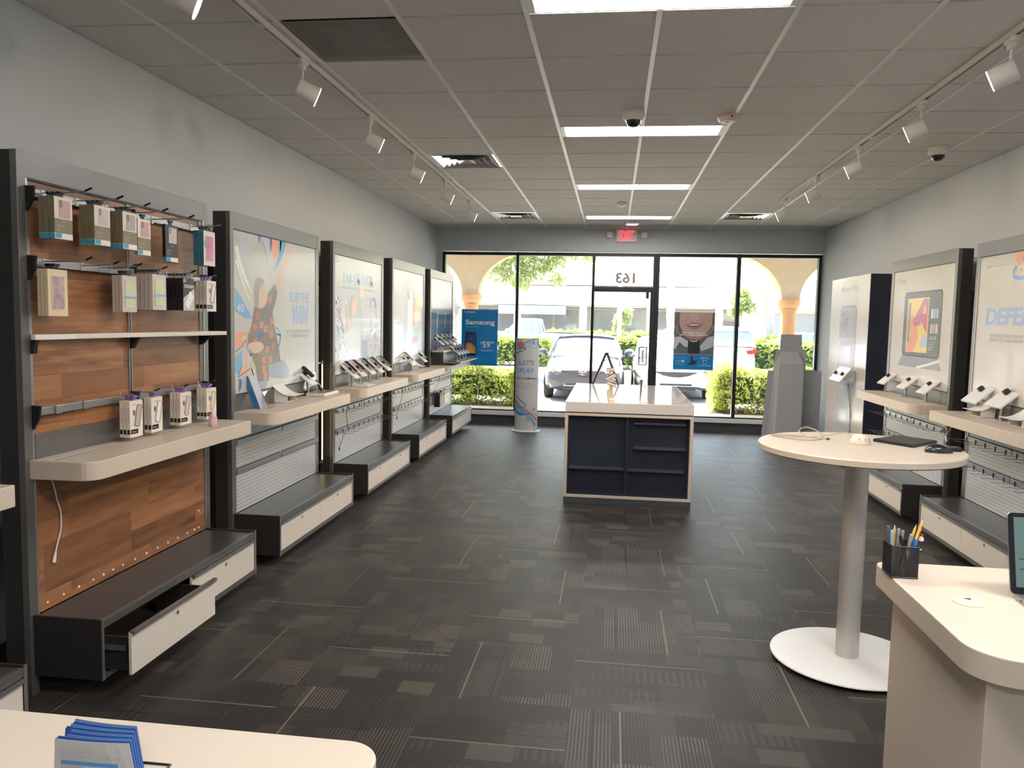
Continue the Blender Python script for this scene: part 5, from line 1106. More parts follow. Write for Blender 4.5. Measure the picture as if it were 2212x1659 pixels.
mb.build('page_text', t); mb = MB(mat('screen_bar', (.01, .015, .02), .3, emit=(.12, .36, .42), es=.6)); mb.xf = hx; mb.box(lx0 + .012, lx1 - .02, -.0022, -.0019, .158, .161); mb.build('page_header', t)
# blue brochures
hold = thing('brochure_holder', 'wire holder keeping blue brochures upright on the left service desk', 'brochure holder', (2.07, 1.0, .96))
MB(M['blackm']).tube([(1.985, .97, .962), (2.124, .97, .962), (2.124, 1.06, .962), (1.985, 1.06, .962)], .0018, 6, closed=True).tube([(2.124, 1.0, .962), (2.130, 1.0, .972), (2.130, 1.0, .978), (2.124, 1.0, .981), (2.118, 1.0, .978)], .0014, 6).build('wire_frame', hold)
bb = mat('brochure_blue', (.008, .06, .27), .3, coat=.2); bl2 = mat('brochure_pale_blue', (.10, .18, .36), .4); bw = mat('brochure_white', (.33, .32, .32), .35)
for k in range(13):
    f = k / 12.0; yb_ = 1.000 + .026 * f; yt = 1.000 + .036 * f; xl = 1.981 + .002 * f + (.012 if k in (3, 4, 5, 6) else 0) + (.004 if k > 8 else 0); xr_ = 2.094 - .006 * f; zt_ = 1.022 + .011 * f + (.0015 if k % 3 == 0 else 0)
    t = thing('brochure', 'printed leaflet at the very front of the blue brochure bundle' if k == 0 else 'blue folded brochure on the left desk, %s behind the front leaflet' % ('first', 'second', 'third', 'fourth', 'fifth', 'sixth', 'seventh', 'eighth', 'ninth', 'tenth', 'eleventh', 'twelfth')[k - 1], 'brochure', (2.05, yb_, .97), 'folded brochures in the wire holder')
    for s_ in range(2):
        y_ = s_ * .0013
        # gently bowed sheet, thicker towards the folded right edge
        top = [(xl + (xr_ - xl) * j / 6, yt + y_ + (.010 * (.5 - f)) * (j / 6) - .003 * math.sin(PI * j / 6)) for j in range(7)]
        bot = [(xl + .012 + (xr_ + .018 - xl) * j / 6, yb_ + y_ - .020) for j in range(7)]
        vs = [(a, b, zt_) for a, b in top] + [(a, b, .966) for a, b in bot] + [(a, b + .0008, zt_) for a, b in top] + [(a, b + .0008, .966) for a, b in bot]
        fs = [(j, j + 1, 8 + j, 7 + j) for j in range(6)] + [(14 + j, 21 + j, 22 + j, 15 + j) for j in range(6)] + [(j, 14 + j, 15 + j, j + 1) for j in range(6)] + [(0, 7, 21, 14), (6, 20, 27, 13)][:1] + [(6, 13, 27, 20)]
        MB(bw if (s_ == 0 and (k == 0)) else (bb if (k + s_) % 3 else bl2)).add(vs, fs).build('cover' if s_ == 0 else 'back_leaf', t)
    if k == 0:
        def Pf(a, b, o_=0):
            u = (a - xl) / (xr_ - xl); v = (zt_ - b) / (zt_ - .966); x_ = a + v * (.012 + .006 * u); y__ = (yt + .005 * u - .003 * math.sin(PI * min(1, max(0, u)))) * (1 - v) + (yb_ - .020) * v
            return (x_, y__ - .0006 - o_, b)
        mb = MB(I['lgrey']); text(mb, Pf, 'CONGRATULATIONS ON', 1.990, 2.055, 1.0085, 1.0120, I['grey'], .0002); text(mb, Pf, 'THE PURCHASE OF YOUR PHONE', 1.990, 2.080, 1.0030, 1.0065, I['grey'], .0002); mb.build('title_text', t)
        mb = MB(I['dblue'])
        for j in range(5):
            a, b = 1.992 + j * .017, 1.992 + (j + 1) * .017
            mb.add([Pf(a, .994, .0002), Pf(b, .994, .0002), Pf(b, .9985, .0002), Pf(a, .9985, .0002)], [(0, 1, 2, 3)], I['dblue'])
            mb.add([Pf(a, .975, .0002), Pf(b, .975, .0002), Pf(b, .994, .0002), Pf(a, .994, .0002)], [(0, 1, 2, 3)], I['hair'] if j < 2 else I['denim'])
        mb.build('cover_picture', t)
# ================================================================== STANDEES AND WINDOW POSTERS
t = thing('banner_stand', "narrow curved LET'S PLAY banner on an oval base before the window", 'banner', (1.54, 11.34, 0))
cxs, cys, rx, ry = 1.5385, 11.42, .170, .08
def oval(rx_, ry_, n=40): return [(cxs + rx_ * math.copysign(abs(math.cos(2 * PI * k / n)) ** .9, math.cos(2 * PI * k / n)), cys + ry_ * math.sin(2 * PI * k / n)) for k in range(n)]
MB(M['white']).prism(oval(.215, .105), 'z', 0, .02, None, True).build('oval_base', t, bevel=.002)
mb = MB(mat('banner_card', (.56, .57, .58), .3, coat=.3)).prism(oval(rx, ry), 'z', .0205, 1.378, None, True)
def Pb(a, b, o_=0):
    u = min(.995, max(-.995, (a - cxs) / rx)); u2 = math.copysign(abs(u) ** (1 / .9), u)
    return (cxs + rx * u, cys - ry * math.sqrt(max(0, 1 - u2 * u2)) - .0015 - o_, b)
def bshape(pts, m_, off=0, sm=0):
    """split a banner print into narrow vertical strips so it follows the curve"""
    pts = smoothpts(pts, sm) if sm else pts
    xs_ = [p[0] for p in pts]; lo, hi = min(xs_), max(xs_); n = max(1, int((hi - lo) / .012))
    def clip(poly, c, keep):
        out = []
        for i in range(len(poly)):
            a, b = poly[i], poly[(i + 1) % len(poly)]; ia = (a[0] - c) * keep >= 0; ib = (b[0] - c) * keep >= 0
            if ia: out.append(a)
            if ia != ib: s__ = (c - a[0]) / (b[0] - a[0]); out.append((c, a[1] + (b[1] - a[1]) * s__))
        return out
    for k in range(n):
        q = clip(clip(pts, lo + (hi - lo) * k / n, 1), lo + (hi - lo) * (k + 1) / n, -1)
        if len(q) > 2: shape(mb, Pb, q, m_, off)
bshape(ell(1.453, 1.279, .054, .054), I['red'], .0004)
for p, w, c in (([(1.508, 1.314), (1.57, 1.345), (1.635, 1.371), (1.705, 1.373)], .018, 'blue'), ([(1.508, 1.314), (1.60, 1.325), (1.705, 1.325)], .010, 'blue'), ([(1.64, 1.372), (1.635, 1.29)], .010, 'dblue'), ([(1.700, 1.373), (1.698, 1.255)], .010, 'dblue'), ([(1.60, 1.30), (1.70, 1.30)], .006, 'dblue'), ([(1.51, 1.285), (1.60, 1.26), (1.70, 1.235)], .012, 'sky'), ([(1.40, 1.215), (1.47, 1.235), (1.514, 1.241), (1.51, 1.213), (1.44, 1.185), (1.375, 1.155)], .014, 'dblue'), ([(1.378, 1.185), (1.45, 1.205), (1.49, 1.22)], .012, 'sky'),
                ([(1.395, .541), (1.443, .478), (1.518, .425), (1.533, .388), (1.492, .359), (1.43, .36)], .013, 'dblue'), ([(1.371, .475), (1.464, .377), (1.586, .289), (1.66, .23), (1.704, .164)], .022, 'red'), ([(1.372, .43), (1.493, .304), (1.606, .215), (1.68, .10), (1.69, .035)], .040, 'blue'), ([(1.372, .364), (1.429, .265), (1.52, .265), (1.604, .28)], .018, 'dblue'), ([(1.50, .36), (1.60, .31), (1.704, .245)], .007, 'green'), ([(1.50, .375), (1.60, .33), (1.704, .285)], .005, 'sky'), ([(1.372, .40), (1.40, .33), (1.44, .29), (1.50, .285)], .03, 'blue')):
    stroke(mb, Pb, p, w, I[c], .0006, 6)
bshape([(1.375, .34), (1.40, .27), (1.46, .255), (1.52, .26), (1.46, .285), (1.40, .31)], I['dblue'], .0008)
bshape(ell(1.565, .186, .032, .034), I['green'], .0009); bshape(ell(1.656, .342, .012, .016), I['red'], .0006)
text(mb, Pb, "LET'S", 1.424, 1.648, .992, 1.060, I['blue'], .0008, .03, .15); text(mb, Pb, 'PLAY', 1.434, 1.650, .877, .946, I['blue'], .0008, .03, .15)
text(mb, Pb, 'ATT.COM/FAN', 1.394, 1.685, .781, .806, I['black'], .0008, .02)
for s_, a, b, z_ in (('UNLOCK GAMES,', 1.436, 1.641, .709), ('ENTERTAINMENT & MORE', 1.392, 1.685, .676), ('ONLY FROM AT&T', 1.432, 1.648, .642)): text(mb, Pb, s_, a, b, z_, z_ + .016, I['grey'], .0008)
mb.build('banner_body', t)
# cardboard standee seen from behind
t = thing('cardboard_standee', 'grey cardboard standee seen from behind in the right window corner', 'standee', (5.3, 11.6, 0))
card = mat('grey_cardboard', (.40, .405, .41), .75); e_ = .006
ol = [(4.95, .003), (5.75, .003), (5.75, 1.0), (5.665, 1.0), (5.665, 1.012), (5.522, 1.012), (5.522, 1.30), (5.462, 1.30), (5.45, 1.515), (5.163, 1.515), (5.155, 1.30), (5.110, 1.30), (5.075, .995), (5.005, .995)]
MB(card).prism(ol, 'y', 11.62, 11.626).build('display_board', t)
w1 = MB(card); w1.add([(5.175, 11.615, 1.27), (5.405, 11.615, 1.27), (5.47, 11.50, 1.10), (5.43, 11.32, .003), (5.08, 11.32, .003), (5.15, 11.50, 1.10)], [(0, 1, 2, 5), (5, 2, 3, 4)]); w1.add([(5.47, 11.50, 1.10), (5.405, 11.615, 1.27), (5.50, 11.615, 1.10), (5.50, 11.615, .003), (5.43, 11.32, .003)], [(0, 1, 2), (0, 2, 3, 4)]); w1.add([(5.15, 11.50, 1.10), (5.175, 11.615, 1.27), (5.09, 11.615, 1.10), (5.02, 11.615, .003), (5.08, 11.32, .003)], [(0, 4, 3, 2, 1)])
o = w1.build('easel_back', t); sm_ = o.modifiers.new('thickness', 'SOLIDIFY'); sm_.thickness = .004
MB(mat('cut_shadow', (.16, .16, .165), .8)).tube([Vector((5.18 + .055 * math.cos(a), 11.388 + .012 * math.sin(a) * 0, .22 + .035 * math.sin(a))) + Vector((0, -.03, 0)) for a in [2 * PI * k / 16 for k in range(16)]], .002, 5, closed=True).build('perforated_flap', t)
def poster(name, label, x0, x1, z0, z1, fn, y=YB - .066):
    t = thing(name, label, 'poster', ((x0 + x1) / 2, y, (z0 + z1) / 2))
    mb = MB(M['white_gloss']).box(x0, x1, y, y + .003, z0, z1); fn(mb, planeY(y)); mb.build('printed_sheet', t)
    for x in (x0 + .04, x1 - .04): MB(M['white']).cyl((x, y + .0032, z1 - .03), (x, y + .1085, z1 - .03), .008, n=10).build('suction_cup', t)
def art_blue(mb, P):
    rect(mb, P, .404, .978, .915, 1.795, ink('bright_blue', (.0, .21, .55)), .0003)
    text(mb, P, 'Samsung', .463, .932, 1.535, 1.635, I['white'], .0008, .03); text(mb, P, 'Galaxy J2 Dash', .463, .680, 1.508, 1.532, I['sky'], .0008)
    text(mb, P, 'AT&T', .431, .477, 1.745, 1.760, I['white'], .0008); text(mb, P, 'prepaid', .478, .618, 1.734, 1.768, I['white'], .0008, .03)
    shape(mb, P, rrect(.460, .643, 1.068, 1.440, .03), I['black'], .0008); rect(mb, P, .474, .632, 1.105, 1.40, ink('screen_navy', (.03, .06, .20)), .0010)
    shape(mb, P, [(.474, 1.255), (.52, 1.275), (.575, 1.255), (.632, 1.19), (.632, 1.13), (.474, 1.13)], ink('burnt_orange', (.60, .26, .10)), .0012, 0); shape(mb, P, [(.474, 1.20), (.54, 1.22), (.60, 1.15), (.632, 1.12), (.632, 1.105), (.474, 1.105)], ink('gold', (.72, .42, .12)), .0014)
    text(mb, P, '12', .538, .570, 1.325, 1.352, I['sky'], .0014)
    text(mb, P, '$', .712, .738, 1.245, 1.295, I['white'], .0008, .02); text(mb, P, '59', .745, .862, 1.195, 1.298, I['white'], .0008, .02); text(mb, P, '99', .872, .922, 1.262, 1.295, I['white'], .0008, .02)
    for k in range(3): rect(mb, P, .70 + .01 * k, .912 - .01 * k, 1.160 - k * .010, 1.164 - k * .010, I['sky'], .0008)
    rect(mb, P, .415, .61, .935, .938, I['sky'], .0008)
def art_voice(mb, P):
    fs_ = ink('face_shade', (.33, .20, .17)); fc = ink('face_tone', (.46, .30, .26)); rect(mb, P, 3.70, 4.302, .935, 1.812, ink('mauve_brown', (.13, .095, .09)), .0003)
    shape(mb, P, [(3.78, 1.811), (4.27, 1.811), (4.262, 1.62), (4.22, 1.52), (4.14, 1.43), (4.01, 1.375), (3.90, 1.42), (3.82, 1.51), (3.775, 1.64)], fc, .0005)
    shape(mb, P, [(3.79, 1.60), (3.82, 1.51), (3.90, 1.42), (4.01, 1.375), (4.14, 1.43), (4.22, 1.52), (4.25, 1.60), (4.18, 1.50), (4.08, 1.44), (3.95, 1.44), (3.86, 1.51)], fs_, .0007)
    shape(mb, P, [(3.935, 1.81), (3.925, 1.72), (3.93, 1.69), (3.96, 1.68), (3.995, 1.662), (4.035, 1.68), (4.065, 1.69), (4.068, 1.72), (4.05, 1.81)], ink('nose_tone', (.50, .33, .28)), .0007); shape(mb, P, [(3.925, 1.70), (3.96, 1.685), (3.995, 1.660), (4.035, 1.685), (4.068, 1.70), (4.03, 1.665), (3.995, 1.648), (3.96, 1.665)], fs_, .0009)
    stroke(mb, P, [(3.90, 1.72), (3.86, 1.66), (3.84, 1.60)], .008, fs_, .0008); stroke(mb, P, [(4.09, 1.72), (4.135, 1.66), (4.155, 1.60)], .008, fs_, .0008)
    shape(mb, P, [(3.866, 1.628), (3.93, 1.645), (3.975, 1.652), (3.998, 1.646), (4.02, 1.652), (4.07, 1.646), (4.128, 1.632), (4.075, 1.575), (4.0, 1.550), (3.92, 1.575)], ink('lips', (.36, .15, .14)), .0010)
    shape(mb, P, [(3.885, 1.626), (3.99, 1.634), (4.11, 1.629), (4.06, 1.605), (4.0, 1.597), (3.93, 1.606)], ink('mouth_dark', (.05, .02, .02)), .0012); shape(mb, P, [(3.90, 1.625), (3.99, 1.632), (4.095, 1.627), (4.04, 1.613), (3.95, 1.613)], I['white'], .0014)
    shape(mb, P, [(3.706, 1.37), (3.706, 1.26), (3.90, 1.29), (3.93, 1.178), (3.706, 1.178)], ink('teal_jumper', (.09, .15, .16)), .0009); shape(mb, P, [(4.08, 1.178), (4.08, 1.23), (4.18, 1.27), (4.297, 1.30), (4.297, 1.178)], ink('teal_jumper', (.09, .15, .16)), .0009)
    shape(mb, P, [(3.70, 1.43), (3.795, 1.445), (3.93, 1.37), (3.93, 1.28), (3.86, 1.29), (3.79, 1.36), (3.725, 1.245), (3.706, 1.26)], I['lgrey'], .0011); shape(mb, P, [(4.297, 1.46), (4.207, 1.441), (4.089, 1.298), (4.119, 1.229), (4.20, 1.26), (4.297, 1.30)], I['lgrey'], .0011)
    shape(mb, P, [(3.70, 1.80), (3.78, 1.80), (3.755, 1.62), (3.77, 1.50), (3.71, 1.44), (3.703, 1.44)], ink('hair_print', (.16, .12, .10)), .0010); stroke(mb, P, [(3.74, 1.62), (3.75, 1.53), (3.80, 1.45)], .010, ink('hair_light', (.40, .33, .28)), .0012); stroke(mb, P, [(4.28, 1.62), (4.26, 1.53), (4.19, 1.46)], .012, ink('hair_light', (.40, .33, .28)), .0012)
    rect(mb, P, 3.915, 4.09, 1.178, 1.385, I['black'], .0014); shape(mb, P, ell(4.0, 1.375, .085, .020), I['black'], .0015); stroke(mb, P, [(3.945, 1.382), (4.0, 1.372), (4.055, 1.382)], .012, I['white'], .0017)
    text(mb, P, 'FIND WHAT YOU LOVE', 3.822, 4.170, 1.492, 1.515, I['white'], .0019, .03); text(mb, P, 'WITH A VOICE COMMAND', 3.792, 4.195, 1.458, 1.481, I['white'], .0019, .03)
    rect(mb, P, 3.70, 4.302, .938, 1.170, ink('bright_blue', (.0, .21, .55)), .0005); rect(mb, P, 3.70, 4.302, 1.170, 1.182, I['red'], .0020); rect(mb, P, 3.70, 4.302, .938, .948, I['denim'], .0007)
    text(mb, P, 'AT&T', 3.735, 3.812, 1.052, 1.078, I['sky'], .0009); text(mb, P, 'tv', 3.818, 3.878, 1.048, 1.092, I['white'], .0009, .03); text(mb, P, 'INTRODUCING', 3.735, 3.88, 1.115, 1.125, I['sky'], .0009); rect(mb, P, 3.735, 3.87, 1.02, 1.024, I['sky'], .0009)
    shape(mb, P, [(3.965, 1.152), (3.99, 1.152), (4.0, 1.08), (4.065, 1.082), (4.03, 1.018), (3.905, 1.008), (3.965, 1.06)], I['black'], .0009)
    text(mb, P, "WHAT'S NEXT", 4.115, 4.225, 1.128, 1.140, I['white'], .0009); text(mb, P, 'IS HERE TODAY', 4.10, 4.24, 1.108, 1.120, I['white'], .0009)
    for p in ([(4.15, 1.09), (4.20, 1.085), (4.20, 1.03), (4.15, 1.035)],): stroke(mb, P, p + [p[0]], .005, I['white'], .0009, 0)
    text(mb, P, 'ASK FOR DETAILS', 4.07, 4.27, 1.0, 1.012, I['white'], .0009, .02)
poster('window_poster', 'bright blue Samsung prepaid poster with phone picture, $59.99, in the window', .402, .98, .912, 1.797, art_blue)
poster('window_poster', 'poster of a smiling mouth above a microphone with blue TV band', 3.70, 4.302, .935, 1.812, art_voice)

# ================================================================== OUTDOORS
struct(MB(mat('walkway_concrete', (.52, .44, .36), .9, vary=.08, scale=5, bump=.1)).box(-16, 22, YB + .2, 15.25, -.25, -.05).build('ground_walkway'))
struct(MB(mat('asphalt_pale', (.22, .215, .205), .95, vary=.08, scale=3, bump=.1)).box(-60, 70, 15.9, 110, -.45, -.15).build('ground_parking'))
struct(MB(mat('curb_concrete', (.60, .54, .47), .9, vary=.06)).box(-16, 22, 15.25, 15.40, -.25, -.04).build('trim_3'))
for bx0, bx1 in ((-3.6, 1.30), (4.42, 9.4)):
    struct(MB(mat('mulch_bed', (.13, .085, .06), 1.0, vary=.5, scale=60, bump=.6)).box(bx0 + .1, bx1 - .1, 14.25, 15.9, -.049, .06).build('ground_bed'))
    struct(MB(MC['curb_concrete']).box(bx0, bx1, 14.14, 14.2499, -.0495, .045).box(bx0, bx0 + .0999, 14.25, 15.9, -.0495, .045).box(bx1 - .0999, bx1, 14.25, 15.9, -.0495, .045).build('trim_4'))
struct(MB(mat('asphalt_pale')).box(-16, 22, 15.40, 15.9, -.30, -.1).build('ground_bed'))
stucco = mat('tan_stucco', (.60, .51, .39), .9, vary=.10, scale=7, bump=.5); salm = mat('salmon_plaster', (.60, .33, .18), .75, vary=.06, scale=9)
struct(MB(mat('porch_soffit', (.60, .52, .42), .9)).box(-16, 22, YB + .2, 15.12, 3.42, 3.6).build('ceiling_porch'))
t = thing('arcade_wall', 'tan stucco arcade wall with rounded arches outside the windows', 'wall', (3, 14.9, 3))
colx = [-11.72, -5.83, .058, 5.95, 11.84, 17.73]
for i, c in enumerate(colx):
    lo, hi = c - .155, c + .155
    pl = [(lo, 2.116), (hi, 2.116)]
    pl += [(hi + 1.09 - 1.09 * math.cos(a), 2.116 + .82 * math.sin(a)) for a in [PI / 2 * k / 14 for k in range(1, 15)]] + [(c + 2.945, 3.04), (c + 2.945, 3.6), (c - 2.945, 3.6), (c - 2.945, 3.04)]
    pl += [(lo - 1.09 + 1.09 * math.cos(a), 2.116 + .82 * math.sin(a)) for a in [PI / 2 * k / 14 for k in range(14, 0, -1)]]
    MB(stucco).prism(pl, 'y', 14.76, 15.04).build('arch_spandrel', t)
    # salmon reveal band lining the arch
    for s_ in (-1, 1):
        arc = [(c + s_ * (.156 + 1.09 - 1.09 * math.cos(a)), 2.118 + .82 * math.sin(a)) for a in [PI / 2 * k / 14 for k in range(15)]]
        mb = MB(salm)
        vs = [(a + s_ * .001, y_, b - .004) for y_ in (14.775, 15.045) for a, b in arc]; mb.add(vs, [(k, k + 1, 16 + k, 15 + k) for k in range(14)], None, True)
        vs = [(a + s_ * .001, 14.775, b - .004) for a, b in arc]; mb.build('arch_reveal', t)
ref = ('left', 'right')
for c, lb in ((.058, 'salmon plaster porch column behind the blue poster'), (5.95, 'salmon plaster porch column behind the cardboard standee')):
    t = thing('porch_column', lb, 'column', (c, 14.9, -.05), 'porch columns')
    MB(salm).lathe([(.19, -.05), (.19, .06), (.16, .09), (.140, .12), (.135, 1.905)], (c, 14.9, 0), 40).build('shaft', t)
    MB(salm).lathe([(.135, 1.9055), (.155, 1.912), (.158, 1.93), (.15, 1.945), (.150, 1.962), (.178, 1.985), (.200, 2.03), (.205, 2.08), (.205, 2.112), (0, 2.112)], (c, 14.9, 0), 40).build('capital', t)
def leaf_mesh(n, fn, size, seed):
    r = np.random.RandomState(seed); C_ = fn(r, n); m_ = len(C_)
    d = r.normal(size=(m_, 3)); d /= np.linalg.norm(d, axis=1)[:, None]; e = r.normal(size=(m_, 3)); e -= (e * d).sum(1)[:, None] * d; e /= np.linalg.norm(e, axis=1)[:, None]
    s_ = size * (.6 + .8 * r.rand(m_))[:, None]
    V = np.stack([C_ - d * s_, C_ - e * s_ * .38, C_ + d * s_, C_ + e * s_ * .38], 1).reshape(-1, 3)
    return V.tolist(), [(4 * i, 4 * i + 1, 4 * i + 2, 4 * i + 3) for i in range(m_)]
def leafmat(name, c1, c2):
    m, nt, N, L, b = nodes(name); q = NB(N, L); tc = N.new('ShaderNodeTexCoord')
    col = q.mixc(q.noise(tc.outputs['Object'], 9.0, 2.0), c1, c2); L.new(col, b.inputs['Base Color']); b.inputs['Roughness'].default_value = .5
    tr = N.new('ShaderNodeBsdfTranslucent'); L.new(col, tr.inputs[0]); mx = N.new('ShaderNodeMixShader'); mx.inputs[0].default_value = .35
    L.new(b.outputs[0], mx.inputs[1]); L.new(tr.outputs[0], mx.inputs[2]); L.new(mx.outputs[0], N['Material Output'].inputs[0]); return m
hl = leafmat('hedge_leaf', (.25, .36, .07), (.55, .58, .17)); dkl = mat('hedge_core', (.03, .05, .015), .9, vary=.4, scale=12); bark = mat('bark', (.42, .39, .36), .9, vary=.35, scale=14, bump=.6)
def hedge(name, label, x0, x1, y0, y1, z0, z1, n, size, seed, group):
    t = thing(name, label, 'hedge', ((x0 + x1) / 2, (y0 + y1) / 2, z0), group)
    def fn(r, n):
        p = r.rand(n, 3); f = r.randint(0, 6, n); 
        p[f <= 1, 1] = r.rand((f <= 1).sum()) ** 2.5 * .35; p[(f == 2) | (f == 3), 2] = 1 - r.rand(((f == 2) | (f == 3)).sum()) ** 2 * .2; p[f == 4, 0] = r.rand((f == 4).sum()) * .08; p[f == 5, 0] = 1 - r.rand((f == 5).sum()) * .08
        q = p * [x1 - x0, y1 - y0, z1 - z0] + [x0, y0, z0]; ed = np.minimum(np.abs(p[:, 0] - 0), np.abs(1 - p[:, 0])) * (x1 - x0)
        q[:, 2] += (.05 * np.sin(q[:, 0] * 5.1 + seed) + .03 * np.sin(q[:, 0] * 13.0)) * p[:, 2] - np.clip(.18 - ed, 0, 1) * p[:, 2] * .7; q[:, 1] += .05 * np.sin(q[:, 0] * 4.3) * (1 - p[:, 1]); return q
    v, f = leaf_mesh(n, fn, size, seed); MB(hl).add(v, f).build('foliage', t)
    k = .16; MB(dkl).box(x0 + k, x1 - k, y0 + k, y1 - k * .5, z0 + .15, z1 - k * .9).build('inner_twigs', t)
    mb = MB(bark); r = random.Random(seed)
    for j in range(max(3, int((x1 - x0) * 3))):
        xx = r.uniform(x0 + .1, x1 - .1); yy = r.uniform(y0 + .1, y1 - .1); mb.cyl((xx, yy, z0), (xx + r.uniform(-.1, .1), yy, z0 + .35), .012, .008, 6)
    mb.build('stems', t)
hg = 'clipped hedges outside'
hedge('clipped_hedge', 'leafy clipped hedge just outside the window under the blue poster', -2.2, 1.16, 14.32, 15.20, .06, .74, 8500, .050, 1, hg)
hedge('clipped_hedge', 'leafy clipped hedge just outside the right window behind the standee', 4.58, 8.6, 14.32, 15.25, .06, .84, 10000, .050, 2, hg)
hedge('clipped_hedge', 'bright green hedge across the car park behind the two parked cars', 1.2, 15.5, 30.0, 31.0, -.15, 1.05, 9000, .11, 3, hg)
hedge('clipped_hedge', 'green hedge across the car park on the left behind the silver car', -5.6, .4, 30.5, 31.5, -.15, .95, 4200, .11, 4, hg)
hedge('clipped_hedge', 'farther thin hedge beside the pickup across the lot', -1.2, 6.0, 46.0, 47.0, -.15, 1.05, 2400, .15, 5, hg)
hedge('clipped_hedge', 'farthest hedge at the right beside the column', 10.5, 22.0, 43.0, 44.0, -.15, 1.0, 3200, .15, 6, hg)
tl = leafmat('oak_leaf', (.30, .37, .14), (.52, .56, .24))
def tree(name, label, trunk, r0, blobs, n, size, seed, lm=tl, cat='tree'):
    t = thing(name, label, cat, trunk[0][0], 'trees outside')
    mb = MB(bark)
    for br, rr in zip(trunk, r0): mb.tube(smoothpts(br, 4, False), [rr * (1 - .6 * k / (4 * (len(br) - 1) + 1)) for k in range(4 * (len(br) - 1) + 1)], 9)
    mb.build('trunk', t)
    def fn(r, n):
        w = np.array([b[3] ** 2 for b in blobs]); i = r.choice(len(blobs), n, p=w / w.sum()); B_ = np.array(blobs)[i]
        d = r.normal(size=(n, 3)); d /= np.linalg.norm(d, axis=1)[:, None]; sub = np.sin(d[:, :1] * 9 + i[:, None]) * .2
        return B_[:, :3] + d * (B_[:, 3:4] * (r.rand(n, 1) ** .4 + sub)) * [1, 1, .75]
    v, f = leaf_mesh(n, fn, size, seed); MB(lm).add(v, f).build('foliage', t)
tree('oak_tree', 'big spreading oak with mottled trunk at the left of the windows', [[(-2.75, 27, -.15), (-2.7, 27, 1.2), (-2.85, 27, 2.4), (-3.3, 27.2, 4.2), (-3.4, 27, 6)], [(-2.7, 27, 1.4), (-2.2, 26.8, 2.3), (-1.9, 26.5, 3.6), (-1, 26, 5.0)], [(-1.9, 26.5, 3.6), (0, 25.5, 4.4), (1.6, 25, 4.3)]], (.34, .24, .12),
     [(-3.2, 26, 4.2, .9), (-2.2, 26, 4.6, .8), (-1.6, 25.5, 3.5, .55), (-.9, 25.2, 3.2, .5), (-.2, 25, 2.95, .5), (.3, 25, 3.3, .5), (-.4, 25.2, 3.8, .7), (.8, 25, 3.5, .4), (1.2, 25, 3.9, .5), (.4, 25, 4.2, .8), (1.9, 25, 3.75, .35), (2.1, 25, 4.3, .6), (1.2, 25, 4.8, 1.0), (-1.2, 26, 5.0, 1.2), (-3.6, 26.5, 3.2, .6), (-3.4, 26, 2.5, .4), (1.0, 25, 2.95, .3)], 9000, .10, 11)
tree('shade_tree', 'leafy tree with thin trunk seen past the right porch column', [[(10.6, 24, -.15), (10.5, 24, 1.5), (10.4, 24, 3.2)], [(10.5, 24, 1.6), (9.6, 24, 2.6), (9.3, 24, 3.0)]], (.14, .08),
     [(9.6, 23.8, 2.3, .38), (9.9, 23.8, 2.7, .5), (10.4, 24, 3.2, .8), (10.6, 24, 4.0, 1.0), (9.75, 23.8, 3.2, .4), (10.2, 23.8, 2.1, .4)], 3600, .09, 12)
tree('young_tree', 'small young tree beside the pickup across the car park', [[(3.2, 44.0, -.15), (3.2, 44.0, 1.2), (3.25, 44.0, 2.4)]], (.09,), [(3.2, 44, 1.7, .5), (3.4, 44, 2.2, .45), (3.1, 44, 1.2, .35)], 1100, .12, 13)
tree('young_tree', 'pale young tree above the smiling poster', [[(9.9, 45, -.15), (9.9, 45, 1.6), (9.8, 45, 3.4)]], (.10,), [(9.7, 45, 2.9, .6), (10.2, 45, 2.6, .5), (9.5, 45, 2.3, .4), (9.9, 45, 3.3, .5)], 1400, .13, 14)
for x, y, h, lb in ((6.35, 50, 4.6, 'bare tall palm trunk standing above the smiling poster'), (11.45, 45.6, 2.9, 'rough palm trunk just left of the right porch arch')):
    t = thing('palm_tree', lb, 'palm tree', (x, y, -.15), 'trees outside')
    MB(bark).tube([(x + .05 * math.sin(k * .7), y, -.15 + (h + 2) * k / 12) for k in range(13)], [.30 - .05 * (k % 2) for k in range(13)], 12).build('trunk', t)
    mb = MB(tl)
    for k in range(11):
        a = k * 2 * PI / 11; p = [(x + math.cos(a) * q_ * 2.2, y + math.sin(a) * q_ * 2.2, h + 1.85 + .7 * math.sin(q_ * 2.6) - q_ * .5) for q_ in (0, .25, .5, .75, 1)]
        for i in range(4): mb.add([p[i], p[i + 1], (p[i + 1][0] - math.sin(a) * .18, p[i + 1][1] + math.cos(a) * .18, p[i + 1][2] - .15), (p[i][0] - math.sin(a) * .22, p[i][1] + math.cos(a) * .22, p[i][2] - .12)], [(0, 1, 2, 3)]); mb.add([p[i], p[i + 1], (p[i + 1][0] + math.sin(a) * .18, p[i + 1][1] - math.cos(a) * .18, p[i + 1][2] - .15), (p[i][0] + math.sin(a) * .22, p[i][1] - math.cos(a) * .22, p[i][2] - .12)], [(0, 1, 2, 3)])
    mb.build('fronds', t)
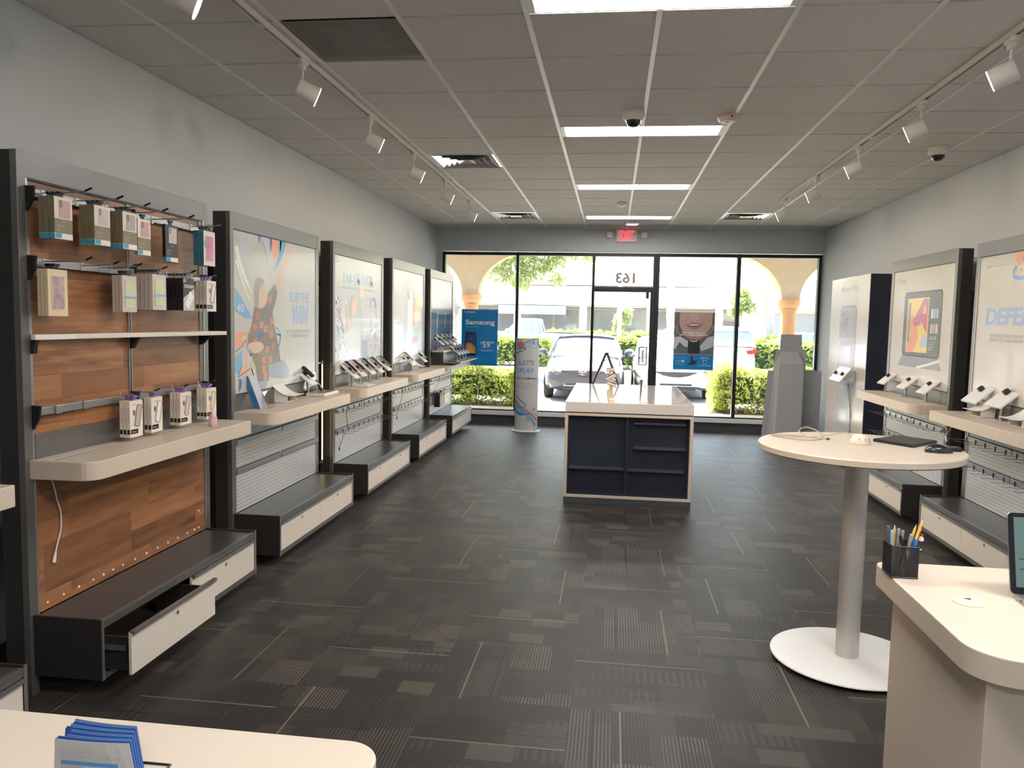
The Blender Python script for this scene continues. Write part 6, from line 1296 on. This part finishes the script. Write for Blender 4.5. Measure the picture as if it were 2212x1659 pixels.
# ---- cars: lofted bodies; local frame nose at x=0, tail at +x, y across, ground z=0
rub = mat('tyre_rubber', (.02, .02, .02), .8); alloy = mat('alloy_wheel', (.50, .50, .52), .3, metal=.8); cg = mat('car_glass', (.34, .38, .42), .06, spec=.8, coat=.6); lampg = mat('headlamp', (.62, .64, .68), .08, coat=1.0); lampr = mat('tail_lamp', (.45, .015, .02), .15, coat=.8); grl_ = mat('grille_black', (.025, .026, .032), .35)
def loft(mb, secs, mt=None, closed=True, smooth=True):
    n = len(secs[0]); vs = [p for s_ in secs for p in s_]; fs = [(i * n + j, i * n + (j + 1) % n, (i + 1) * n + (j + 1) % n, (i + 1) * n + j) for i in range(len(secs) - 1) for j in range(n if closed else n - 1)]
    mb.add(vs, fs, mt, smooth)
    if closed: mb.add(secs[0], [list(range(n))[::-1]], mt); mb.add(secs[-1], [list(range(n))], mt)
def car(label, loc, rz, paint, kind_='sedan', front=False):
    t = thing('car' if kind_ != 'pickup' else 'pickup_truck', label, 'car' if kind_ != 'pickup' else 'truck', (0, 0, 0), 'vehicles parked outside')
    hoodz, belt, roof, L_ = {'sedan': (.90, .96, 1.46, 4.75), 'suv': (1.05, 1.10, 1.72, 4.6), 'pickup': (1.10, 1.18, 1.86, 5.6)}[kind_]; hw = .91
    def sec(x, w, zb, zm, zt, cr, tw=.82):
        h = [(x, -w * .90, zb), (x, -w, zb + .14), (x, -w * 1.0, zm), (x, -w * .96, zt - .06), (x, -w * tw, zt), (x, -w * .4, zt + cr), (x, 0, zt + cr * 1.2)]
        return h + [(p[0], -p[1], p[2]) for p in h[::-1][1:]]
    if kind_ == 'pickup': st = [(0, .84, .42, .7, .98, .0), (.06, .90, .38, .75, 1.04, .02), (.5, hw, .36, .8, hoodz, .05), (1.35, hw, .34, .8, belt, .04), (3.0, hw, .34, .8, belt + .02, .0), (5.5, hw, .36, .8, 1.16, 0), (5.6, .86, .42, .75, 1.14, 0)]
    else: st = [(0, .62, .34, .50, .62, .0), (.05, .76, .24, .52, .70, .01), (.16, .84, .20, .55, .76, .03), (.45, .89, .18, .60, hoodz - .08, .05), (.95, hw, .18, .65, hoodz - .01, .05), (1.45, hw, .18, .68, belt, .04), (2.6, hw, .18, .68, belt + .02, .02), (L_ - .75, hw, .18, .68, belt + .06, .02), (L_ - .15, .88, .26, .66, belt + .02, .03), (L_, .80, .40, .64, .86, .01)]
    mb = MB(paint); loft(mb, [sec(*s_) for s_ in st]); mb.build('body_shell', t, subd=1)
    # cabin: glass loft and roof skin
    if kind_ == 'pickup': cab = ((1.45, .84, belt), (2.15, .72, roof - .05), (3.15, .72, roof - .04), (3.35, .82, belt))
    elif kind_ == 'suv': cab = ((1.15, .85, belt), (1.95, .72, roof - .06), (L_ - .55, .70, roof - .08), (L_ - .12, .82, belt + .06))
    else: cab = ((1.30, .86, belt - .02), (2.15, .66, roof - .05), (3.25, .65, roof - .06), (L_ - .62, .80, belt + .07))
    def cs(x, w, z, wb, cr):
        return [(x, -wb, belt - .04), (x, -w, z), (x, -w * .5, z + cr), (x, 0, z + cr * 1.2), (x, w * .5, z + cr), (x, w, z), (x, wb, belt - .04)]
    a, b, c, d = cab
    mb = MB(cg); loft(mb, [[(a[0], -a[1], belt - .03), (a[0], -a[1] * .8, belt - .0), (a[0], -a[1] * .4, belt + .02), (a[0], 0, belt + .03), (a[0], a[1] * .4, belt + .02), (a[0], a[1] * .8, belt), (a[0], a[1], belt - .03)], cs(b[0], b[1], b[2], a[1] * .99, .03), cs(c[0], c[1], c[2], a[1] * .99, .03), [(d[0], -d[1], belt), (d[0], -d[1] * .8, belt + .02), (d[0], -d[1] * .4, belt + .03), (d[0], 0, belt + .03), (d[0], d[1] * .4, belt + .03), (d[0], d[1] * .8, belt + .02), (d[0], d[1], belt)]], smooth=False)
    mb.build('window_glass', t)
    mb = MB(paint); e = .02
    loft(mb, [[(x, -w - e, z - .02), (x, -w * .96, z + .02), (x, -w * .5, z + .055), (x, 0, z + .066), (x, w * .5, z + .055), (x, w * .96, z + .02), (x, w + e, z - .02), (x, 0, z - .03)] for x, w, z in ((b[0] - .10, b[1] + .02, b[2] - .03), (b[0] + .05, b[1], b[2]), ((b[0] + c[0]) / 2, b[1], b[2] + .01), (c[0] - .05, c[1], c[2]), (c[0] + .10, c[1] + .02, c[2] - .03))]); mb.build('roof', t)
    mb = MB(paint)
    for s_ in (-1, 1):
        for p, q in ((a, b), (d, c)): mb.tube([(p[0], s_ * (p[1] + .01), belt - .02), ((p[0] + q[0]) / 2, s_ * ((p[1] + q[1]) / 2 + .03), (belt + q[2]) / 2 + .02), (q[0], s_ * (q[1] + .015), q[2])], .035, 6)
        mb.tube([((b[0] + c[0]) / 2, s_ * (a[1] + .01), belt), ((b[0] + c[0]) / 2, s_ * (b[1] + .015), b[2])], .03, 6)
    mb.build('roof_pillars', t)
    wr = .33 if kind_ == 'sedan' else .38
    for x in (.92, L_ - (1.0 if kind_ != 'pickup' else 1.25)):
        for s_ in (-1, 1):
            w_ = MB(rub).lathe([(wr * .62, -.10), (wr * .96, -.10), (wr, -.06), (wr, .06), (wr * .96, .10), (wr * .62, .10)], (x, s_ * (hw - .085), wr), 26, axis='y').build('wheel', t)
            mb = MB(alloy)
            mb.lathe([(wr * .60, .0), (wr * .64, .0), (wr * .64, .02 * s_), (wr * .60, .02 * s_)], (x, s_ * (hw + .0), wr), 26, axis='y')
            for k in range(7): q = 2 * PI * k / 7; mb.tube([(x, s_ * (hw + .005), wr), (x + wr * .62 * math.cos(q), s_ * (hw + .005), wr + wr * .62 * math.sin(q))], .025, 5)
            mb.build('wheel_rim', w_)
    for s_ in (-1, 1):
        m_ = MB(paint).lathe([(0, -.10), (.055, -.09), (.085, -.03), (.085, .04), (.05, .10), (0, .11)], (1.55, s_ * 1.03, belt + .08), 14, axis='y').tube([(1.62, s_ * .90, belt + .0), (1.58, s_ * .98, belt + .04)], .02, 6).build('side_mirror', t)
        MB(grl_).tube([(1.60, s_ * .90, belt - .005), (1.57, s_ * 1.0, belt + .01), (1.56, s_ * 1.08, belt + .035)], [.018, .03, .02], 6).build('mirror_base', m_)
    if kind_ == 'pickup':
        MB(mat('bed_liner', (.05, .05, .05), .8)).box(3.5, 5.5, -.75, .75, belt - .01, belt + .03).build('cargo_bed', t)
    # front and rear details
    F = lambda y, z, o_=0: (-.012 - o_ + .17 * (abs(y) / .84) ** 2.6, y, z)
    def fshape(pts, m_, off=0):
        mb.add([F(a_, b_, off) for a_, b_ in pts], [list(range(len(pts)))], m_)
    zt = 0 if kind_ == 'sedan' else .18
    mb = MB(M['chrome']); mb.tube([F(y, .70 + zt + .010 * (1 - (y / .5) ** 2), .004) for y in [-.5 + .1 * k for k in range(11)]], .012, 8); mb.build('grille_bar', t)
    mb = MB(grl_); pts = [(-.48, .665), (.48, .665), (.40, .60), (.22, .555), (-.22, .555), (-.40, .60)]
    n = 12
    for k in range(n):
        ya, yb_ = -.48 + .96 * k / n, -.48 + .96 * (k + 1) / n; lo = lambda y: .552 + zt + .11 * (abs(y) / .48) ** 2.2
        fshape([(ya, .672 + zt), (yb_, .672 + zt), (yb_, lo(yb_)), (ya, lo(ya))], grl_, .006)
    for k in range(3): mb.tube([F(y, .645 + zt - k * .030, .012) for y in [(-.42 + .06 * k) + (.84 - .12 * k) * j / 8 for j in range(9)]], .0025, 5, M['steel'])
    mb.build('grille', t)
    for s_ in (-1, 1):
        mb = MB(lampg); P_ = [(.47, .69), (.60, .715), (.74, .735), (.80, .70), (.80, .66), (.70, .625), (.52, .615)]
        mb.add([F(s_ * a_, b_ + zt, .014) for a_, b_ in P_] + [F(s_ * a_, b_ + zt, -.02) for a_, b_ in P_], [tuple(range(7))] + [(k, (k + 1) % 7, 7 + (k + 1) % 7, 7 + k) for k in range(7)]); hlp = mb.build('headlamp', t)
        MB(M['chrome']).lathe([(.048, 0), (.040, .012), (0, .014)], (F(s_ * .66, .67)[0] - .030, s_ * .66, .672 + zt), 16, axis='x').build('lamp_reflector', hlp)
        f_ = MB(grl_); f_.add([F(s_ * a_, b_ + zt * .5, .012) for a_, b_ in ((.50, .42), (.78, .46), (.80, .30), (.62, .26), (.46, .28))], [(0, 1, 2, 3, 4)]); f_ = f_.build('fog_lamp_recess', t)
        MB(mat('fog_glass', (.75, .72, .55), .1, coat=.8)).lathe([(.062, -.01), (.058, -.022), (0, -.026)], (F(s_ * .70, .36)[0] - .004, s_ * .70, .365 + zt * .5), 18, axis='x').build('fog_lamp', f_)
        mb = MB(lampr); xx = L_ + .0; mb.prism([(s_ * .55, .80 + zt), (s_ * .87, .86 + zt), (s_ * .89, .72 + zt), (s_ * .60, .70 + zt)], 'x', xx - .12, xx + .012); mb.build('tail_lamp', t)
    mb = MB(grl_)
    for k in range(8):
        ya, yb_ = -.46 + .92 * k / 8, -.46 + .92 * (k + 1) / 8; fshape([(ya, .40 + zt * .5), (yb_, .40 + zt * .5), (yb_, .25 + zt * .5), (ya, .25 + zt * .5)], grl_, .008)
    mb.tube([F(y, .35 + zt * .5, .014) for y in [-.44 + .11 * j for j in range(9)]], .009, 6, M['chrome']); mb.build('lower_intake', t)
    if front:
        mb = MB(M['chrome'])
        for cx_, cz_, rx_, rz_ in ((0, .652, .082, .056), (0, .652, .026, .052), (0, .673, .056, .024)): mb.tube([(-.038, cx_ + a_, cz_ + b_) for a_, b_ in ell(0, 0, rx_, rz_, 30)], .0075, 6, closed=True)
        mb.build('front_emblem', t)
    t.location = loc; t.rotation_euler = (0, 0, rz); return t
silver = mat('silver_paint', (.075, .075, .095), .25, metal=.2, coat=.35); wpaint = mat('white_paint', (.80, .80, .80), .2, coat=.8)
car('silver sedan with oval front emblem parked nose-in facing the shop', (2.14, 17.5, -.15), PI / 2, silver, 'sedan', True)
car('white sedan parked nose-in between the silver car and the right hedge', (4.25, 18.3, -.15), PI / 2, wpaint, 'sedan')
car('white hatchback with red tail lamps seen from behind past the smiling poster', (6.35, 29.6, -.15), -PI / 2, wpaint, 'suv')
car('white pickup truck parked sideways across the lot on the left', (-4.1, 40.5, -.15), .0, wpaint, 'pickup')
car('white car parked sideways in the far row left of the smiling poster', (3.8, 39.0, -.15), .06, wpaint, 'suv')
car('white car parked sideways in the far row beyond the right column', (9.0, 38.0, -.15), .04, wpaint, 'sedan')
car('second white car in the far row at the right window edge', (15.2, 40.0, -.15), .03, wpaint, 'sedan')
# ---- shops across the car park
t = thing('shop_building', 'long low pale shopping strip with shaded shop windows across the lot', 'building', (0, 75, -.15))
bw_ = mat('plaza_wall', (.74, .70, .62), .85, vary=.05); MB(bw_).box(-30, 44, 78, 90, -.15, 6.4).build('shop_wall', t)
MB(bw_).box(-30, 44, 73.6, 77.9, 3.1, 4.9).build('arcade_fascia', t); MB(mat('roof_tile_red', (.70, .40, .32), .8)).prism([(73.3, 4.95), (78.0, 6.45), (78.0, 6.6), (73.3, 5.06)], 'x', -8, 12).build('tile_roof', t)
MB(mat('plaza_shade', (.50, .48, .45), .9)).box(-30, 44, 74.0, 78, 2.95, 3.09).build('arcade_soffit', t)
for k in range(-4, 7): MB(bw_).box(k * 6.2 - .35, k * 6.2 + .35, 73.7, 74.3, -.15, 3.09).build('arcade_pillar', t)
sg = mat('shop_glass', (.42, .42, .43), .1, coat=.5)
for k in range(-4, 7):
    for j in range(2): w_ = MB(sg).box(k * 6.2 + .9 + j * 2.4, k * 6.2 + 3.0 + j * 2.4, 77.9, 77.99, .3, 2.7).build('shop_window', t)
mb = MB(I['white']); Pq = planeY(73.55); mb2 = MB(mat('sign_board', (.42, .41, .41), .6)).box(-8.0, -1.6, 73.5, 73.58, 2.2, 3.05).build('sign_board', t)
text(mb, planeY(73.49), 'FLOOR   TILE', -7.2, -2.6, 2.45, 2.85, I['white'], .01, .03); mb.build('sign_lettering', t)
t = thing('shop_building', 'pale shop building with dark openings behind the right column', 'building', (30, 62, -.15))
MB(bw_).box(14, 46, 62, 72, -.15, 4.2).build('shop_wall', t); MB(bw_).box(13.6, 46, 60.5, 62, 2.7, 4.3).build('canopy', t)
for k in range(5): MB(sg).box(15 + k * 5, 18 + k * 5, 61.9, 61.99, .2, 2.5).build('shop_window', t)
t = thing('light_pole', 'white lamp post standing in the car park behind the silver car', 'lamp post', (3.05, 33.5, -.15))
MB(M['white']).cyl((3.05, 33.2, -.15), (3.05, 33.2, .55), .28, n=20).build('concrete_footing', t); MB(M['white']).cyl((3.05, 33.2, .55), (3.05, 33.2, 8.5), .10, .07, 14).build('post', t); MB(M['white']).box(2.6, 3.5, 33.0, 33.4, 8.5, 8.65).build('lamp_head', t, bevel=.02)

t = thing('reflection_glow_strip', 'thin glowing strip added for the warm reflection beside the DREAM TEAM unit', 'glow strip', (.30, 6.46, .8))  # glowing strip added in place of a warm reflection on the side panel
MB(mat('warm_reflection_glow', (.9, .8, .6), .4, emit=(1, .72, .40), es=4.0)).cyl((.30, 6.46, .40), (.30, 6.46, 1.23), .0045, n=10).build('tube', t)
for z in (.37, 1.23): MB(M['chrome']).cyl((.30, 6.46, z), (.30, 6.46, z + .03), .008, n=10).box(.295, .305, 6.2105, 6.46, z + .01, z + .018).build('glow_strip_end', t)
